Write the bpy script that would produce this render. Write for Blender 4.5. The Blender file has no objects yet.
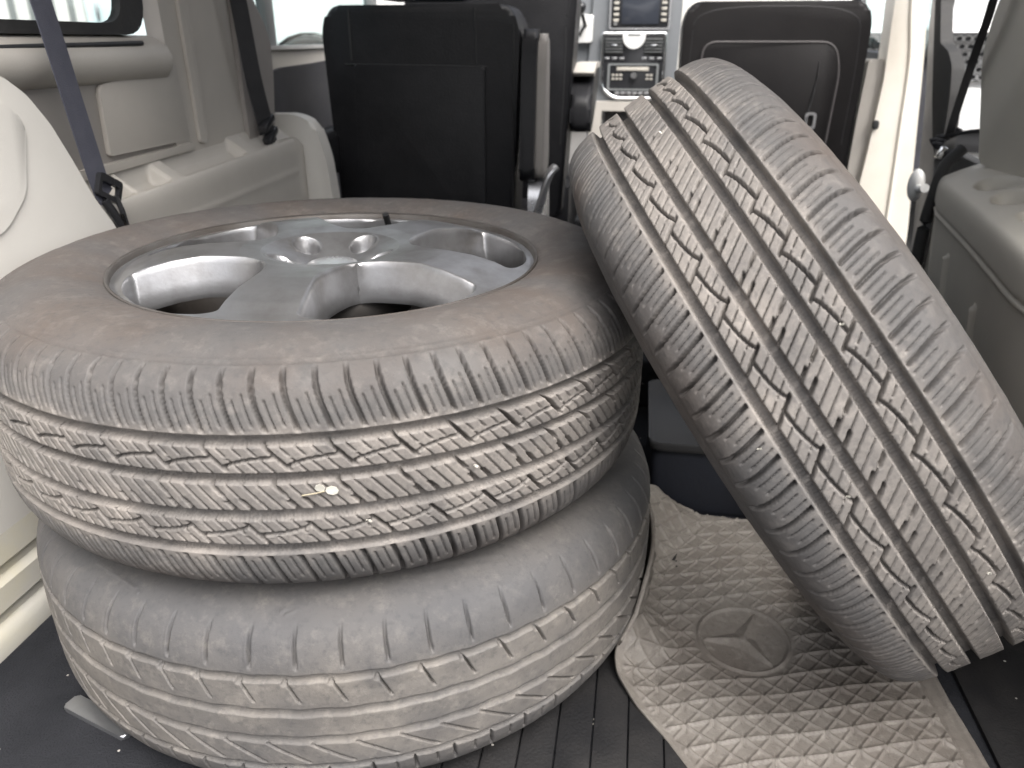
import bpy, bmesh, math, random
import numpy as np
from mathutils import Vector, Matrix
random.seed(7); rng = np.random.default_rng(11)
S = bpy.context.scene; COL = S.collection
R = math.radians; YAW = R(9.0)

# ------------------------------------------------------------------ materials
def mat(name, base, rough=0.6, metal=0.0, var=None, vscale=8.0, bump=0.0, bscale=200.0, specks=0.0, coat=0.0, spec=0.5, vlo=.35, vhi=.65):
    m = bpy.data.materials.new(name); m.use_nodes = True
    nt = m.node_tree; b = nt.nodes['Principled BSDF']
    b.inputs['Roughness'].default_value = rough; b.inputs['Metallic'].default_value = metal
    b.inputs['Specular IOR Level'].default_value = spec
    b.inputs['Coat Weight'].default_value = coat
    b.inputs['Base Color'].default_value = (*base, 1)
    tc = nt.nodes.new('ShaderNodeTexCoord')
    col = None
    if var is not None:
        n = nt.nodes.new('ShaderNodeTexNoise'); n.inputs['Scale'].default_value = vscale; n.inputs['Detail'].default_value = 6; n.inputs['Roughness'].default_value = .62
        nt.links.new(tc.outputs['Object'], n.inputs['Vector'])
        r = nt.nodes.new('ShaderNodeMapRange'); r.inputs[1].default_value = vlo; r.inputs[2].default_value = vhi
        nt.links.new(n.outputs['Fac'], r.inputs[0])
        mx = nt.nodes.new('ShaderNodeMix'); mx.data_type = 'RGBA'
        mx.inputs[6].default_value = (*base, 1); mx.inputs[7].default_value = (*var, 1)
        nt.links.new(r.outputs[0], mx.inputs[0]); col = mx.outputs[2]
        rr = nt.nodes.new('ShaderNodeMapRange'); rr.inputs[3].default_value = rough * .85; rr.inputs[4].default_value = min(1, rough * 1.15)
        nt.links.new(n.outputs['Fac'], rr.inputs[0]); nt.links.new(rr.outputs[0], b.inputs['Roughness'])
    if specks > 0:
        v = nt.nodes.new('ShaderNodeTexVoronoi'); v.inputs['Scale'].default_value = 90
        nt.links.new(tc.outputs['Object'], v.inputs['Vector'])
        sp = nt.nodes.new('ShaderNodeSeparateColor'); nt.links.new(v.outputs['Color'], sp.inputs[0])
        lt = nt.nodes.new('ShaderNodeMath'); lt.operation = 'LESS_THAN'; lt.inputs[1].default_value = .13
        nt.links.new(v.outputs['Distance'], lt.inputs[0])
        g = nt.nodes.new('ShaderNodeMath'); g.operation = 'LESS_THAN'; g.inputs[1].default_value = specks
        nt.links.new(sp.outputs[0], g.inputs[0])
        mu = nt.nodes.new('ShaderNodeMath'); mu.operation = 'MULTIPLY'
        nt.links.new(lt.outputs[0], mu.inputs[0]); nt.links.new(g.outputs[0], mu.inputs[1])
        mx2 = nt.nodes.new('ShaderNodeMix'); mx2.data_type = 'RGBA'
        mx2.inputs[6].default_value = (*base, 1); mx2.inputs[7].default_value = (.42, .40, .37, 1)
        if col is not None: nt.links.new(col, mx2.inputs[6])
        nt.links.new(mu.outputs[0], mx2.inputs[0]); col = mx2.outputs[2]
    if col is not None: nt.links.new(col, b.inputs['Base Color'])
    if bump > 0:
        n2 = nt.nodes.new('ShaderNodeTexNoise'); n2.inputs['Scale'].default_value = bscale; n2.inputs['Detail'].default_value = 4
        nt.links.new(tc.outputs['Object'], n2.inputs['Vector'])
        bp = nt.nodes.new('ShaderNodeBump'); bp.inputs['Strength'].default_value = bump; bp.inputs['Distance'].default_value = .002
        nt.links.new(n2.outputs['Fac'], bp.inputs['Height']); nt.links.new(bp.outputs['Normal'], b.inputs['Normal'])
    return m

def rubber_mat(name, rub, dust, mud, scale=7.0, fine=60.0, rough=.72, attr=True):
    """worn rubber: road dust where the 'dust' attribute puts it, brown mud where 'mud' does, both broken up by noise"""
    m = bpy.data.materials.new(name); m.use_nodes = True
    nt = m.node_tree; b = nt.nodes['Principled BSDF']; b.inputs['Specular IOR Level'].default_value = .4
    tc = nt.nodes.new('ShaderNodeTexCoord')
    def noise(s, d=6, r=.6):
        n = nt.nodes.new('ShaderNodeTexNoise'); n.inputs['Scale'].default_value = s; n.inputs['Detail'].default_value = d; n.inputs['Roughness'].default_value = r
        nt.links.new(tc.outputs['Object'], n.inputs['Vector']); return n.outputs['Fac']
    def rangemap(x, a, c, d=0., e=1.):
        n = nt.nodes.new('ShaderNodeMapRange'); n.inputs[1].default_value = a; n.inputs[2].default_value = c; n.inputs[3].default_value = d; n.inputs[4].default_value = e
        nt.links.new(x, n.inputs[0]); return n.outputs[0]
    def mul(a, c):
        n = nt.nodes.new('ShaderNodeMath'); n.operation = 'MULTIPLY'; nt.links.new(a, n.inputs[0]); nt.links.new(c, n.inputs[1]); return n.outputs[0]
    def mix(f, A, B):
        n = nt.nodes.new('ShaderNodeMix'); n.data_type = 'RGBA'
        for i, X in ((6, A), (7, B)):
            if isinstance(X, tuple): n.inputs[i].default_value = (*X, 1)
            else: nt.links.new(X, n.inputs[i])
        nt.links.new(f, n.inputs[0]); return n.outputs[2]
    f1 = rangemap(noise(scale), .32, .66, .45, 1.0); f2 = rangemap(noise(scale * .7 + 1.3, 4), .38, .66, .25, 1.0)
    if attr:
        a1 = nt.nodes.new('ShaderNodeAttribute'); a1.attribute_name = 'dust'; a2 = nt.nodes.new('ShaderNodeAttribute'); a2.attribute_name = 'mud'
        f1 = mul(f1, a1.outputs['Fac']); f2 = mul(f2, a2.outputs['Fac'])
    c = mix(f1, rub, dust); c = mix(f2, c, mud)
    fs = rangemap(noise(fine, 5, .7), .52, .74, 0, .55)
    if attr: fs = mul(fs, rangemap(a1.outputs['Fac'], .1, .8, .25, 1.0))
    c = mix(fs, c, tuple(min(1, v * 1.35) for v in dust))
    c = mix(rangemap(noise(fine * 2.3, 4, .7), .5, .75, 0, .5), c, tuple(v * .75 for v in rub))
    nt.links.new(c, b.inputs['Base Color'])
    nt.links.new(rangemap(noise(scale * 2), .3, .7, rough - .12, rough + .12), b.inputs['Roughness'])
    bp = nt.nodes.new('ShaderNodeBump'); bp.inputs['Strength'].default_value = .4; bp.inputs['Distance'].default_value = .0012
    nt.links.new(noise(320, 5, .7), bp.inputs['Height']); nt.links.new(bp.outputs['Normal'], b.inputs['Normal'])
    return m

def glass_mat(name, tint=(.93, .97, .96)):
    m = bpy.data.materials.new(name); m.use_nodes = True; nt = m.node_tree
    nt.nodes.remove(nt.nodes['Principled BSDF']); out = nt.nodes['Material Output']
    t = nt.nodes.new('ShaderNodeBsdfTransparent'); t.inputs[0].default_value = (*tint, 1)
    g = nt.nodes.new('ShaderNodeBsdfGlossy'); g.inputs['Roughness'].default_value = .02
    f = nt.nodes.new('ShaderNodeFresnel'); f.inputs[0].default_value = 1.35
    x = nt.nodes.new('ShaderNodeMixShader'); gm = nt.nodes.new('ShaderNodeNewGeometry'); su = nt.nodes.new('ShaderNodeMath'); su.operation = 'SUBTRACT'; su.inputs[0].default_value = 1
    nt.links.new(gm.outputs['Backfacing'], su.inputs[1]); mu = nt.nodes.new('ShaderNodeMath'); mu.operation = 'MULTIPLY'
    nt.links.new(f.outputs[0], mu.inputs[0]); nt.links.new(su.outputs[0], mu.inputs[1])
    nt.links.new(mu.outputs[0], x.inputs[0]); nt.links.new(t.outputs[0], x.inputs[1]); nt.links.new(g.outputs[0], x.inputs[2])
    nt.links.new(x.outputs[0], out.inputs[0]); return m

M = {}
M['tyre'] = rubber_mat('worn_rubber', (.068, .068, .070), (.255, .232, .210), (.092, .075, .065))
M['tyre_b'] = rubber_mat('old_rubber', (.062, .063, .068), (.205, .188, .168), (.105, .094, .085), scale=5.5)
M['mat'] = rubber_mat('mat_rubber', (.105, .095, .085), (.220, .204, .183), (.135, .118, .103), scale=9, rough=.6, attr=False)
M['beige'] = mat('beige_plastic', (.47, .445, .405), .5, var=(.42, .395, .36), vscale=4, bump=.12, bscale=500)
M['white_trim'] = mat('pale_plastic', (.66, .64, .60), .45, var=(.60, .58, .54), vscale=3, bump=.08, bscale=450)
M['greige'] = mat('greige_plastic', (.46, .43, .39), .55, var=(.41, .385, .35), vscale=4, bump=.12, bscale=500)
M['panel_dark'] = mat('taupe_plastic', (.30, .28, .26), .6, var=(.27, .25, .235), vscale=4, bump=.12, bscale=500)
M['grey_trim'] = mat('grey_plastic', (.54, .51, .45), .5, var=(.49, .46, .405), vscale=3, bump=.15, bscale=420)
M['cream'] = mat('cream_paint', (.80, .76, .68), .35, var=(.68, .62, .53), vscale=2.5, coat=.2)
M['sill'] = mat('sill_plastic', (.46, .445, .40), .45, var=(.50, .46, .33), vscale=5, bump=.1, bscale=300, vlo=.5, vhi=.75)
M['leather'] = mat('black_leather', (.008, .008, .0095), .47, spec=.32, var=(.014, .014, .016), vscale=14, bump=.35, bscale=260)
M['leather_b'] = mat('dark_brown_leather', (.0085, .0075, .0078), .46, spec=.28, var=(.011, .0098, .010), vscale=10, bump=.35, bscale=260)
M['black'] = mat('black_plastic', (.015, .015, .016), .5, var=(.024, .024, .025), vscale=20, bump=.1)
M['black_shiny'] = mat('black_gloss', (.02, .021, .023), .18, var=(.03, .03, .033), vscale=10)
M['rubber'] = mat('seal_rubber', (.02, .02, .02), .7, var=(.035, .034, .033), vscale=30, bump=.2)
M['door_dark'] = mat('navy_vinyl', (.018, .018, .024), .6, var=(.036, .036, .044), vscale=12, bump=.2)
M['carpet'] = mat('black_carpet', (.012, .013, .016), .9, var=(.022, .023, .027), vscale=9, bump=.9, bscale=420, specks=.09, spec=.2)
M['vinyl'] = mat('black_vinyl', (.010, .010, .011), .7, spec=.3, var=(.021, .020, .020), vscale=14, bump=.4, bscale=300, specks=.05)
M['bin'] = mat('navy_plastic', (.012, .014, .020), .6, spec=.3, var=(.010, .011, .015), vscale=9, bump=.2)
M['alloy'] = mat('alloy_silver', (.38, .38, .39), .36, .85, var=(.20, .19, .18), vscale=14, bump=.06, bscale=300, vlo=.4, vhi=.75)
M['alloy_dull'] = mat('alloy_dirty', (.115, .108, .102), .55, .4, var=(.07, .060, .053), vscale=12, bump=.1)
M['panel_piping'] = mat('piping_grey', (.07, .064, .064), .6, var=(.085, .078, .078), vscale=20)
M['stack'] = mat('stack_grey', (.20, .21, .22), .4, var=(.17, .18, .19), vscale=6)
M['silver'] = mat('satin_silver', (.66, .66, .67), .28, .8, var=(.58, .58, .59), vscale=9)
M['chrome'] = mat('chrome', (.82, .83, .84), .1, 1.0, var=(.75, .76, .77), vscale=6)
M['steel'] = mat('brushed_steel', (.50, .51, .53), .35, .9, var=(.4, .41, .43), vscale=12)
M['belt'] = mat('belt_grey', (.075, .077, .10), .8, var=(.06, .062, .083), vscale=30, bump=.6, bscale=700)
M['belt_black'] = mat('belt_black', (.02, .02, .022), .75, var=(.03, .03, .033), vscale=30, bump=.5, bscale=700)
M['glass'] = glass_mat('window_glass'); M['tinted'] = glass_mat('tinted_glass', (.80, .88, .88))
M['asphalt'] = mat('asphalt', (.11, .107, .103), .9, var=(.085, .083, .08), vscale=1.5, bump=.5, bscale=60)
M['white_car'] = mat('white_paint', (.78, .78, .77), .25, var=(.74, .74, .73), vscale=1.2, coat=.6)
M['pale_car'] = mat('pale_blue_paint', (.55, .66, .68), .25, var=(.52, .63, .65), vscale=1.2, coat=.6)
M['headlamp'] = mat('headlamp_lens', (.7, .72, .74), .12, .3, var=(.55, .57, .6), vscale=15)
M['siding'] = mat('white_siding', (.72, .71, .69), .55, var=(.62, .61, .60), vscale=1.5)
M['siding_dark'] = mat('grey_metal', (.22, .23, .23), .5, var=(.18, .19, .19), vscale=2)
M['screen'] = mat('lcd_screen', (.035, .04, .052), .12, var=(.045, .05, .062), vscale=4)
M['petal'] = mat('white_petal', (.62, .60, .54), .6, var=(.52, .50, .43), vscale=120, bump=.2)
M['stem'] = mat('dry_stem', (.40, .35, .25), .8, var=(.3, .26, .18), vscale=120)
M['white_plastic'] = mat('white_plastic', (.80, .80, .78), .35, var=(.74, .74, .72), vscale=20)
M['headliner'] = mat('headliner', (.62, .60, .56), .9, var=(.58, .56, .52), vscale=10, bump=.3, bscale=300)
M['hedge'] = mat('hedge_leaf', (.09, .15, .04), .7, var=(.05, .09, .025), vscale=9)

# ------------------------------------------------------------------ helpers
def link(o, parent=None):
    COL.objects.link(o)
    if parent is not None: o.parent = parent
    return o
def thing(name, label, cat, loc=(0, 0, 0), rot=None, group=None):
    o = bpy.data.objects.new(name, None); o.empty_display_size = .05; link(o); o.location = loc
    if rot is not None: o.rotation_euler = rot
    return tag(o, label, cat, group)
def tag(o, label, cat, group=None):
    o['label'] = label; o['category'] = cat
    if group: o['group'] = group
    return o
def struct(o): o['kind'] = 'structure'; return o
def finish(name, bm, m, parent=None, smooth=True, ang=35):
    bmesh.ops.recalc_face_normals(bm, faces=bm.faces)
    me = bpy.data.meshes.new(name); bm.to_mesh(me); bm.free()
    if smooth:
        me.shade_smooth(); me.set_sharp_from_angle(angle=R(ang))
    me.materials.append(m)
    return link(bpy.data.objects.new(name, me), parent)
def quick(name, V, F, m, parent=None, smooth=True):
    """big quad mesh from arrays"""
    V = np.asarray(V, np.float32); F = np.asarray(F, np.int32)
    me = bpy.data.meshes.new(name)
    me.vertices.add(len(V)); me.vertices.foreach_set('co', V.ravel())
    me.loops.add(F.size); me.loops.foreach_set('vertex_index', F.ravel())
    me.polygons.add(len(F)); me.polygons.foreach_set('loop_start', np.arange(0, F.size, F.shape[1], dtype=np.int32))
    me.update(calc_edges=True); me.validate()
    if smooth: me.shade_smooth()
    me.materials.append(m)
    return link(bpy.data.objects.new(name, me), parent)
def gridfaces(nr, nc, wrapc=False, wrapr=False):
    a = np.arange(nr * nc).reshape(nr, nc)
    if wrapc: a = np.concatenate([a, a[:, :1]], 1)
    if wrapr: a = np.concatenate([a, a[:1]], 0)
    return np.stack([a[:-1, :-1], a[:-1, 1:], a[1:, 1:], a[1:, :-1]], -1).reshape(-1, 4)
def rounded(poly, rad, seg=5):
    """round the corners of a closed 2D polygon; rad is one radius or a list"""
    n = len(poly); out = []
    for i in range(n):
        p0, p, p1 = (Vector(poly[(i + k) % n]) for k in (-1, 0, 1))
        r = rad[i] if isinstance(rad, (list, tuple)) else rad
        a, b = (p0 - p), (p1 - p); la, lb = a.length, b.length
        if r <= 0 or la < 1e-6 or lb < 1e-6: out.append(tuple(p)); continue
        r = min(r, la * .48, lb * .48); A = p + a / la * r; B = p + b / lb * r
        for k in range(seg + 1):
            t = k / seg; q = A * (1 - t) ** 2 + p * 2 * t * (1 - t) + B * t * t
            out.append(tuple(q))
    return out
def prism_bm(bm, poly, plane, lo, hi, bev=0, seg=2):
    def P(a, b, c): return {'yz': (c, a, b), 'xz': (a, c, b), 'xy': (a, b, c)}[plane]
    A = [bm.verts.new(P(x, y, lo)) for x, y in poly]; B = [bm.verts.new(P(x, y, hi)) for x, y in poly]
    fs = [bm.faces.new(A), bm.faces.new(B[::-1])]
    n = len(poly)
    for i in range(n): fs.append(bm.faces.new([A[i], A[(i + 1) % n], B[(i + 1) % n], B[i]]))
    if bev > 0:
        es = list(fs[0].edges) + list(fs[1].edges)
        bmesh.ops.bevel(bm, geom=es, offset=bev, segments=seg, affect='EDGES', profile=.5, clamp_overlap=True)
def prism(name, poly, plane, lo, hi, m, parent=None, bev=0, seg=3, ang=35):
    bm = bmesh.new(); prism_bm(bm, poly, plane, lo, hi, bev, seg); return finish(name, bm, m, parent, ang=ang)
def box_bm(bm, c, s, bev=0, seg=2, rot=None):
    r = bmesh.ops.create_cube(bm, size=1); vs = r['verts']
    bmesh.ops.scale(bm, vec=s, verts=vs)
    if bev > 0:
        es = list({e for v in vs for e in v.link_edges})
        rb = bmesh.ops.bevel(bm, geom=es, offset=bev, segments=seg, affect='EDGES', profile=.5, clamp_overlap=True)
        vs = list({v for f in rb['faces'] for v in f.verts} | {v for v in vs if v.is_valid})
    if rot is not None: bmesh.ops.rotate(bm, cent=(0, 0, 0), matrix=rot, verts=vs)
    bmesh.ops.translate(bm, vec=c, verts=vs)
def box(name, c, s, m, parent=None, bev=.003, seg=2, rot=None):
    bm = bmesh.new(); box_bm(bm, c, s, bev, seg, rot); return finish(name, bm, m, parent)
def smooth_path(pts, k=6):
    P = [Vector(p) for p in pts]; out = []
    for i in range(len(P) - 1):
        p0, p1, p2, p3 = P[max(i - 1, 0)], P[i], P[i + 1], P[min(i + 2, len(P) - 1)]
        for j in range(k):
            t = j / k
            out.append(.5 * ((2 * p1) + (p2 - p0) * t + (2 * p0 - 5 * p1 + 4 * p2 - p3) * t * t + (3 * p1 - p0 - 3 * p2 + p3) * t ** 3))
    out.append(P[-1]); return out
def tube_bm(bm, pts, r, n=8, closed=False, flat=1.0, up=(0, 0, 1)):
    P = [Vector(p) for p in pts]; rings = []
    for i, p in enumerate(P):
        a = P[i - 1] if (i > 0 or closed) else p; b = P[(i + 1) % len(P)] if (i < len(P) - 1 or closed) else p
        t = (b - a).normalized(); u = Vector(up); s = t.cross(u)
        if s.length < .05: s = t.cross(Vector((1, 0, 0)))
        s.normalize(); w = s.cross(t).normalized()
        rr = r[i] if isinstance(r, (list, tuple)) else r
        rings.append([bm.verts.new(p + (s * math.cos(2 * math.pi * k / n) + w * math.sin(2 * math.pi * k / n) * flat) * rr) for k in range(n)])
    m = len(rings)
    for i in range(m if closed else m - 1):
        A, B = rings[i], rings[(i + 1) % m]
        for k in range(n): bm.faces.new([A[k], A[(k + 1) % n], B[(k + 1) % n], B[k]])
    if not closed: bm.faces.new(rings[0][::-1]); bm.faces.new(rings[-1])
def tube(name, pts, r, m, parent=None, n=8, closed=False, flat=1.0, up=(0, 0, 1)):
    bm = bmesh.new(); tube_bm(bm, pts, r, n, closed, flat, up); return finish(name, bm, m, parent, ang=60)
def strap_bm(bm, pts, wdir, w, th):
    rings = []
    for i, p in enumerate(pts):
        p = Vector(p); a = Vector(pts[max(i - 1, 0)]); b = Vector(pts[min(i + 1, len(pts) - 1)])
        t = (b - a).normalized(); wd = Vector(wdir[i] if isinstance(wdir, list) else wdir); wd = (wd - t * wd.dot(t)).normalized(); nn = t.cross(wd)
        rings.append([bm.verts.new(p + wd * sx * w / 2 + nn * sy * th / 2) for sx, sy in ((-1, -1), (1, -1), (1, 1), (-1, 1))])
    for A, B in zip(rings, rings[1:]):
        for k in range(4): bm.faces.new([A[k], A[(k + 1) % 4], B[(k + 1) % 4], B[k]])
    bm.faces.new(rings[0][::-1]); bm.faces.new(rings[-1])
def ring_bm(bm, outer, inner, plane, lo, hi):
    """frame between two loops of equal count"""
    def P(a, b, c): return {'yz': (c, a, b), 'xz': (a, c, b), 'xy': (a, b, c)}[plane]
    L = [[bm.verts.new(P(x, y, d)) for x, y in lp] for lp, d in ((outer, lo), (outer, hi), (inner, hi), (inner, lo))]
    n = len(outer)
    for q in range(4):
        A, B = L[q], L[(q + 1) % 4]
        for i in range(n): bm.faces.new([A[i], A[(i + 1) % n], B[(i + 1) % n], B[i]])
def catmull(pts, step):
    """resample a 2D polyline smoothly by arclength step"""
    P = np.array(pts, float); d = np.r_[0, np.cumsum(np.hypot(*np.diff(P, axis=0).T))]
    Q = []
    for i in range(len(P) - 1):
        p0, p1, p2, p3 = P[max(i - 1, 0)], P[i], P[i + 1], P[min(i + 2, len(P) - 1)]
        k = max(8, int((d[i + 1] - d[i]) / step * 4))
        t = np.arange(k)[:, None] / k
        Q.append(.5 * (2 * p1 + (p2 - p0) * t + (2 * p0 - 5 * p1 + 4 * p2 - p3) * t ** 2 + (3 * p1 - p0 - 3 * p2 + p3) * t ** 3))
    Q = np.concatenate(Q + [P[-1:]]); d = np.r_[0, np.cumsum(np.hypot(*np.diff(Q, axis=0).T))]
    n = max(2, int(round(d[-1] / step)) + 1); s = np.linspace(0, d[-1], n)
    return np.stack([np.interp(s, d, Q[:, 0]), np.interp(s, d, Q[:, 1])], 1)

# ------------------------------------------------------------------ tyres
def clip01(x): return np.clip(x, 0, 1)
def sstep(a, b, x): t = clip01((x - a) / (b - a)); return t * t * (3 - 2 * t)
def vgroove(dist, hw, soft): return clip01((hw - dist) / soft)

def lattice_noise(nr, nc, cells_r, cells_c):
    g = rng.random((cells_r + 2, cells_c)); y = np.linspace(0, cells_r, nr); x = np.linspace(0, cells_c, nc, endpoint=False)
    yi = y.astype(int); xi = x.astype(int); fy = (y - yi)[:, None]; fx = (x - xi)[None]; fy = fy * fy * (3 - 2 * fy); fx = fx * fx * (3 - 2 * fx)
    a = g[yi][:, xi]; b = g[yi][:, (xi + 1) % cells_c]; c = g[yi + 1][:, xi]; d = g[yi + 1][:, (xi + 1) % cells_c]
    return (a * (1 - fx) + b * fx) * (1 - fy) + (c * (1 - fx) + d * fx) * fy

def build_tyre(name, half, inner, R0, depth_fn, m, zones, parent=None, nth=2200, split=.113, step=.00105):
    """half: outer profile (z, r) from the crown to the bead; depth_fn(u, s, z, r, th) gives how far the skin is cut in"""
    prof = catmull(half, step); s = np.r_[0, np.cumsum(np.hypot(*np.diff(prof, axis=0).T))]
    keep = (s <= split) | (np.arange(len(s)) % 3 == 0); keep[-1] = True
    prof, s = prof[keep], s[keep]
    Z = np.r_[-prof[::-1, 0][:-1], prof[:, 0]]; Rr = np.r_[prof[::-1, 1][:-1], prof[:, 1]]; SS = np.r_[-s[::-1][:-1], s]
    dz = np.gradient(Z); dr = np.gradient(Rr); ln = np.hypot(dz, dr); nz, nr = -dr / ln, dz / ln
    th = np.linspace(0, 2 * np.pi, nth, endpoint=False)
    thw = th + .012 * np.sin(3 * th + .5) + .006 * np.sin(7 * th + 2)
    D = depth_fn((thw * R0)[None, :], SS[:, None], Z[:, None], Rr[:, None], th[None, :])
    r = Rr[:, None] - nr[:, None] * D; z = Z[:, None] - nz[:, None] * D
    inn = np.array(inner, float); Zi = np.r_[inn[:, 0], -inn[::-1, 0]]; Ri = np.r_[inn[:, 1], inn[::-1, 1]]
    r = np.concatenate([r, np.repeat(Ri[:, None], nth, 1)]); z = np.concatenate([z, np.repeat(Zi[:, None], nth, 1)])
    V = np.stack([r * np.cos(th), r * np.sin(th), z], -1).reshape(-1, 3)
    o = quick(name, V, gridfaces(len(r), nth, wrapc=True, wrapr=True)[:, ::-1], m, parent)
    n1 = lattice_noise(len(SS), nth, 9, 60); n2 = lattice_noise(len(SS), nth, 5, 34)
    for nm, (ks, kv), nz_, w in (('dust', zones[0], n1, .55), ('mud', zones[1], n2, .8)):
        f = np.interp(SS, ks, kv)[:, None] * (1 - w + 2 * w * nz_)
        f = np.concatenate([np.clip(f, 0, 1), np.zeros((len(Zi), nth))]).astype(np.float32)
        at = o.data.attributes.new(nm, 'FLOAT', 'POINT'); at.data.foreach_set('value', f.ravel())
    return o

def wrap(x, P): return (x + P / 2) % P - P / 2

RA = .3625; NC = 48; P0 = 2 * np.pi * RA / NC
def depth_a(u, s, z, r, th):
    """all-season touring tread: four grooves, scalloped ribs, slotted centre, sliced shoulders"""
    D = np.zeros(np.broadcast(u, s).shape)
    def put(x): np.maximum(D, x, out=D)
    au = np.abs(s)
    # main grooves with toothed edges
    for g in (-.0495, -.0165, .0165, .0495):
        w = .0047 + .00022 * np.sin(2 * np.pi * u / .0034)
        put(.0118 * vgroove(np.abs(s - g), w, .0011))
    teeth = .0007 * (np.sin(2 * np.pi * u / .0034) > 0)
    ing = sum((np.abs(s - g) < .0026) for g in (-.0495, -.0165, .0165, .0495)) > 0
    D -= teeth * ing
    def line(u0, sa, sb, slope, hw, depth, P, taper=0):
        # slanted slot from s=sa (u=u0) to s=sb
        lo, hi = min(sa, sb), max(sa, sb)
        d = np.abs(wrap(u - u0 - slope * (s - sa), P)) / math.hypot(1, slope)
        k = sstep(lo - .001, lo + .001, s) * (1 - sstep(hi - .001, hi + .001, s))
        put((2.0 if hw > .0012 else 1.35) * depth * k * vgroove(d, hw if hw > .0012 else hw * .9, .0008))
    def slotted(sgn):
        # scalloped rib between inner and outer groove; the lower one is the upper one turned half round
        uu, ss = sgn * u, sgn * s
        def ln(u0, sa, sb, slope, hw, depth, P):
            lo, hi = min(sa, sb), max(sa, sb)
            d = np.abs(wrap(uu - u0 - slope * (ss - sa), P)) / math.hypot(1, slope)
            k = sstep(lo - .0008, lo + .0008, ss) * (1 - sstep(hi - .0008, hi + .0008, ss))
            put((2.0 if hw > .0012 else 1.35) * depth * k * vgroove(d, hw if hw > .0012 else hw * .9, .0008))
        ln(0, .047, .0245, -.85, .00165, .0055, P0)
        t = ((uu - .0172) % P0) / (P0 - .0052)          # arc from the slot's foot to the middle of the next
        arc = .0262 + .0088 * np.sin(np.pi / 2 * clip01(t)) ** .62
        slope = .0088 / P0 * 1.3 * np.cos(np.pi / 2 * clip01(t)) + .05
        put(.0075 * (t < 1) * vgroove(np.abs(ss - arc) / np.hypot(1, slope), .0015, .0008))
        for k in (1, 2, 3):
            ln(k * P0 / 4, .0455, .0365, -.85, .00098, .003, P0)
            ln(k * P0 / 4 + .85 * .0115, .034, .0212, -.85, .00098, .003, P0)
    slotted(1); slotted(-1)
    # centre rib
    line(.004, .0135, -.0135, -.80, .00105, .0035, P0 / 2)
    line(.004, .0135, .002, -.80, .0018, .005, P0)
    line(.004 + P0 / 2, -.002 + .0, -.0135, -.80, .0018, .005, P0)
    line(.004 + P0 / 4, .0125, -.0125, -.80, .00095, .003, P0 / 2)
    line(.004 + P0 / 4, -.004, -.0135, -.80, .0016, .0045, P0)
    # shoulders
    for sg in (1, -1):
        uu, ss = sg * u, sg * s
        c = -.30 * (ss - .053) + 2.2 * np.maximum(ss - .075, 0) ** 2 * 10 * .25
        d = np.abs(wrap(uu - c - .006, P0 / 2))
        k = sstep(.0560, .0575, ss) * (1 - sstep(.098, .112, ss))
        put((.0092 * k * vgroove(d, .0023 - .004 * np.maximum(ss - .09, 0), .001)))
        for off, a, b in ((P0 / 6, .0565, .083), (P0 / 3, .060, .088)):
            d = np.abs(wrap(uu - c - .006 - off, P0 / 2)); k = sstep(a, a + .002, ss) * (1 - sstep(b - .003, b, ss))
            put(.0040 * k * vgroove(d, .00092, .0008))
    # sidewall: line round the shoulder, faint rings, bead seat
    put(.0012 * vgroove(np.abs(au - .1135), .0013, .0009))
    D -= .0012 * vgroove(np.abs(au - .1175), .0016, .001)
    D -= .0008 * vgroove(np.abs(r - .262), .0018, .001) * (au > .12)
    D -= .0006 * vgroove(np.abs(r - .250), .0014, .001) * (au > .12)
    nn = lattice_noise(D.shape[0], D.shape[1], 40, 340) - .5
    n2 = lattice_noise(D.shape[0], D.shape[1], 12, 90) - .5
    D += .0003 * nn * (D < .001) + .0004 * n2
    return D
HALF_A = [(0, .3625), (.02, .3624), (.035, .3622), (.05, .3618), (.063, .3609), (.075, .3585), (.086, .3538), (.0945, .3468), (.1005, .3372), (.1038, .327), (.1085, .317), (.1120, .305), (.1130, .29), (.1120, .275), (.1080, .256), (.1045, .246), (.1005, .2385), (.094, .2325)]
INNER_A = [(.086, .2305), (.08, .236), (.085, .255), (.098, .28), (.098, .305), (.085, .330), (.06, .343), (.03, .346), (.0, .3465)]

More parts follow.
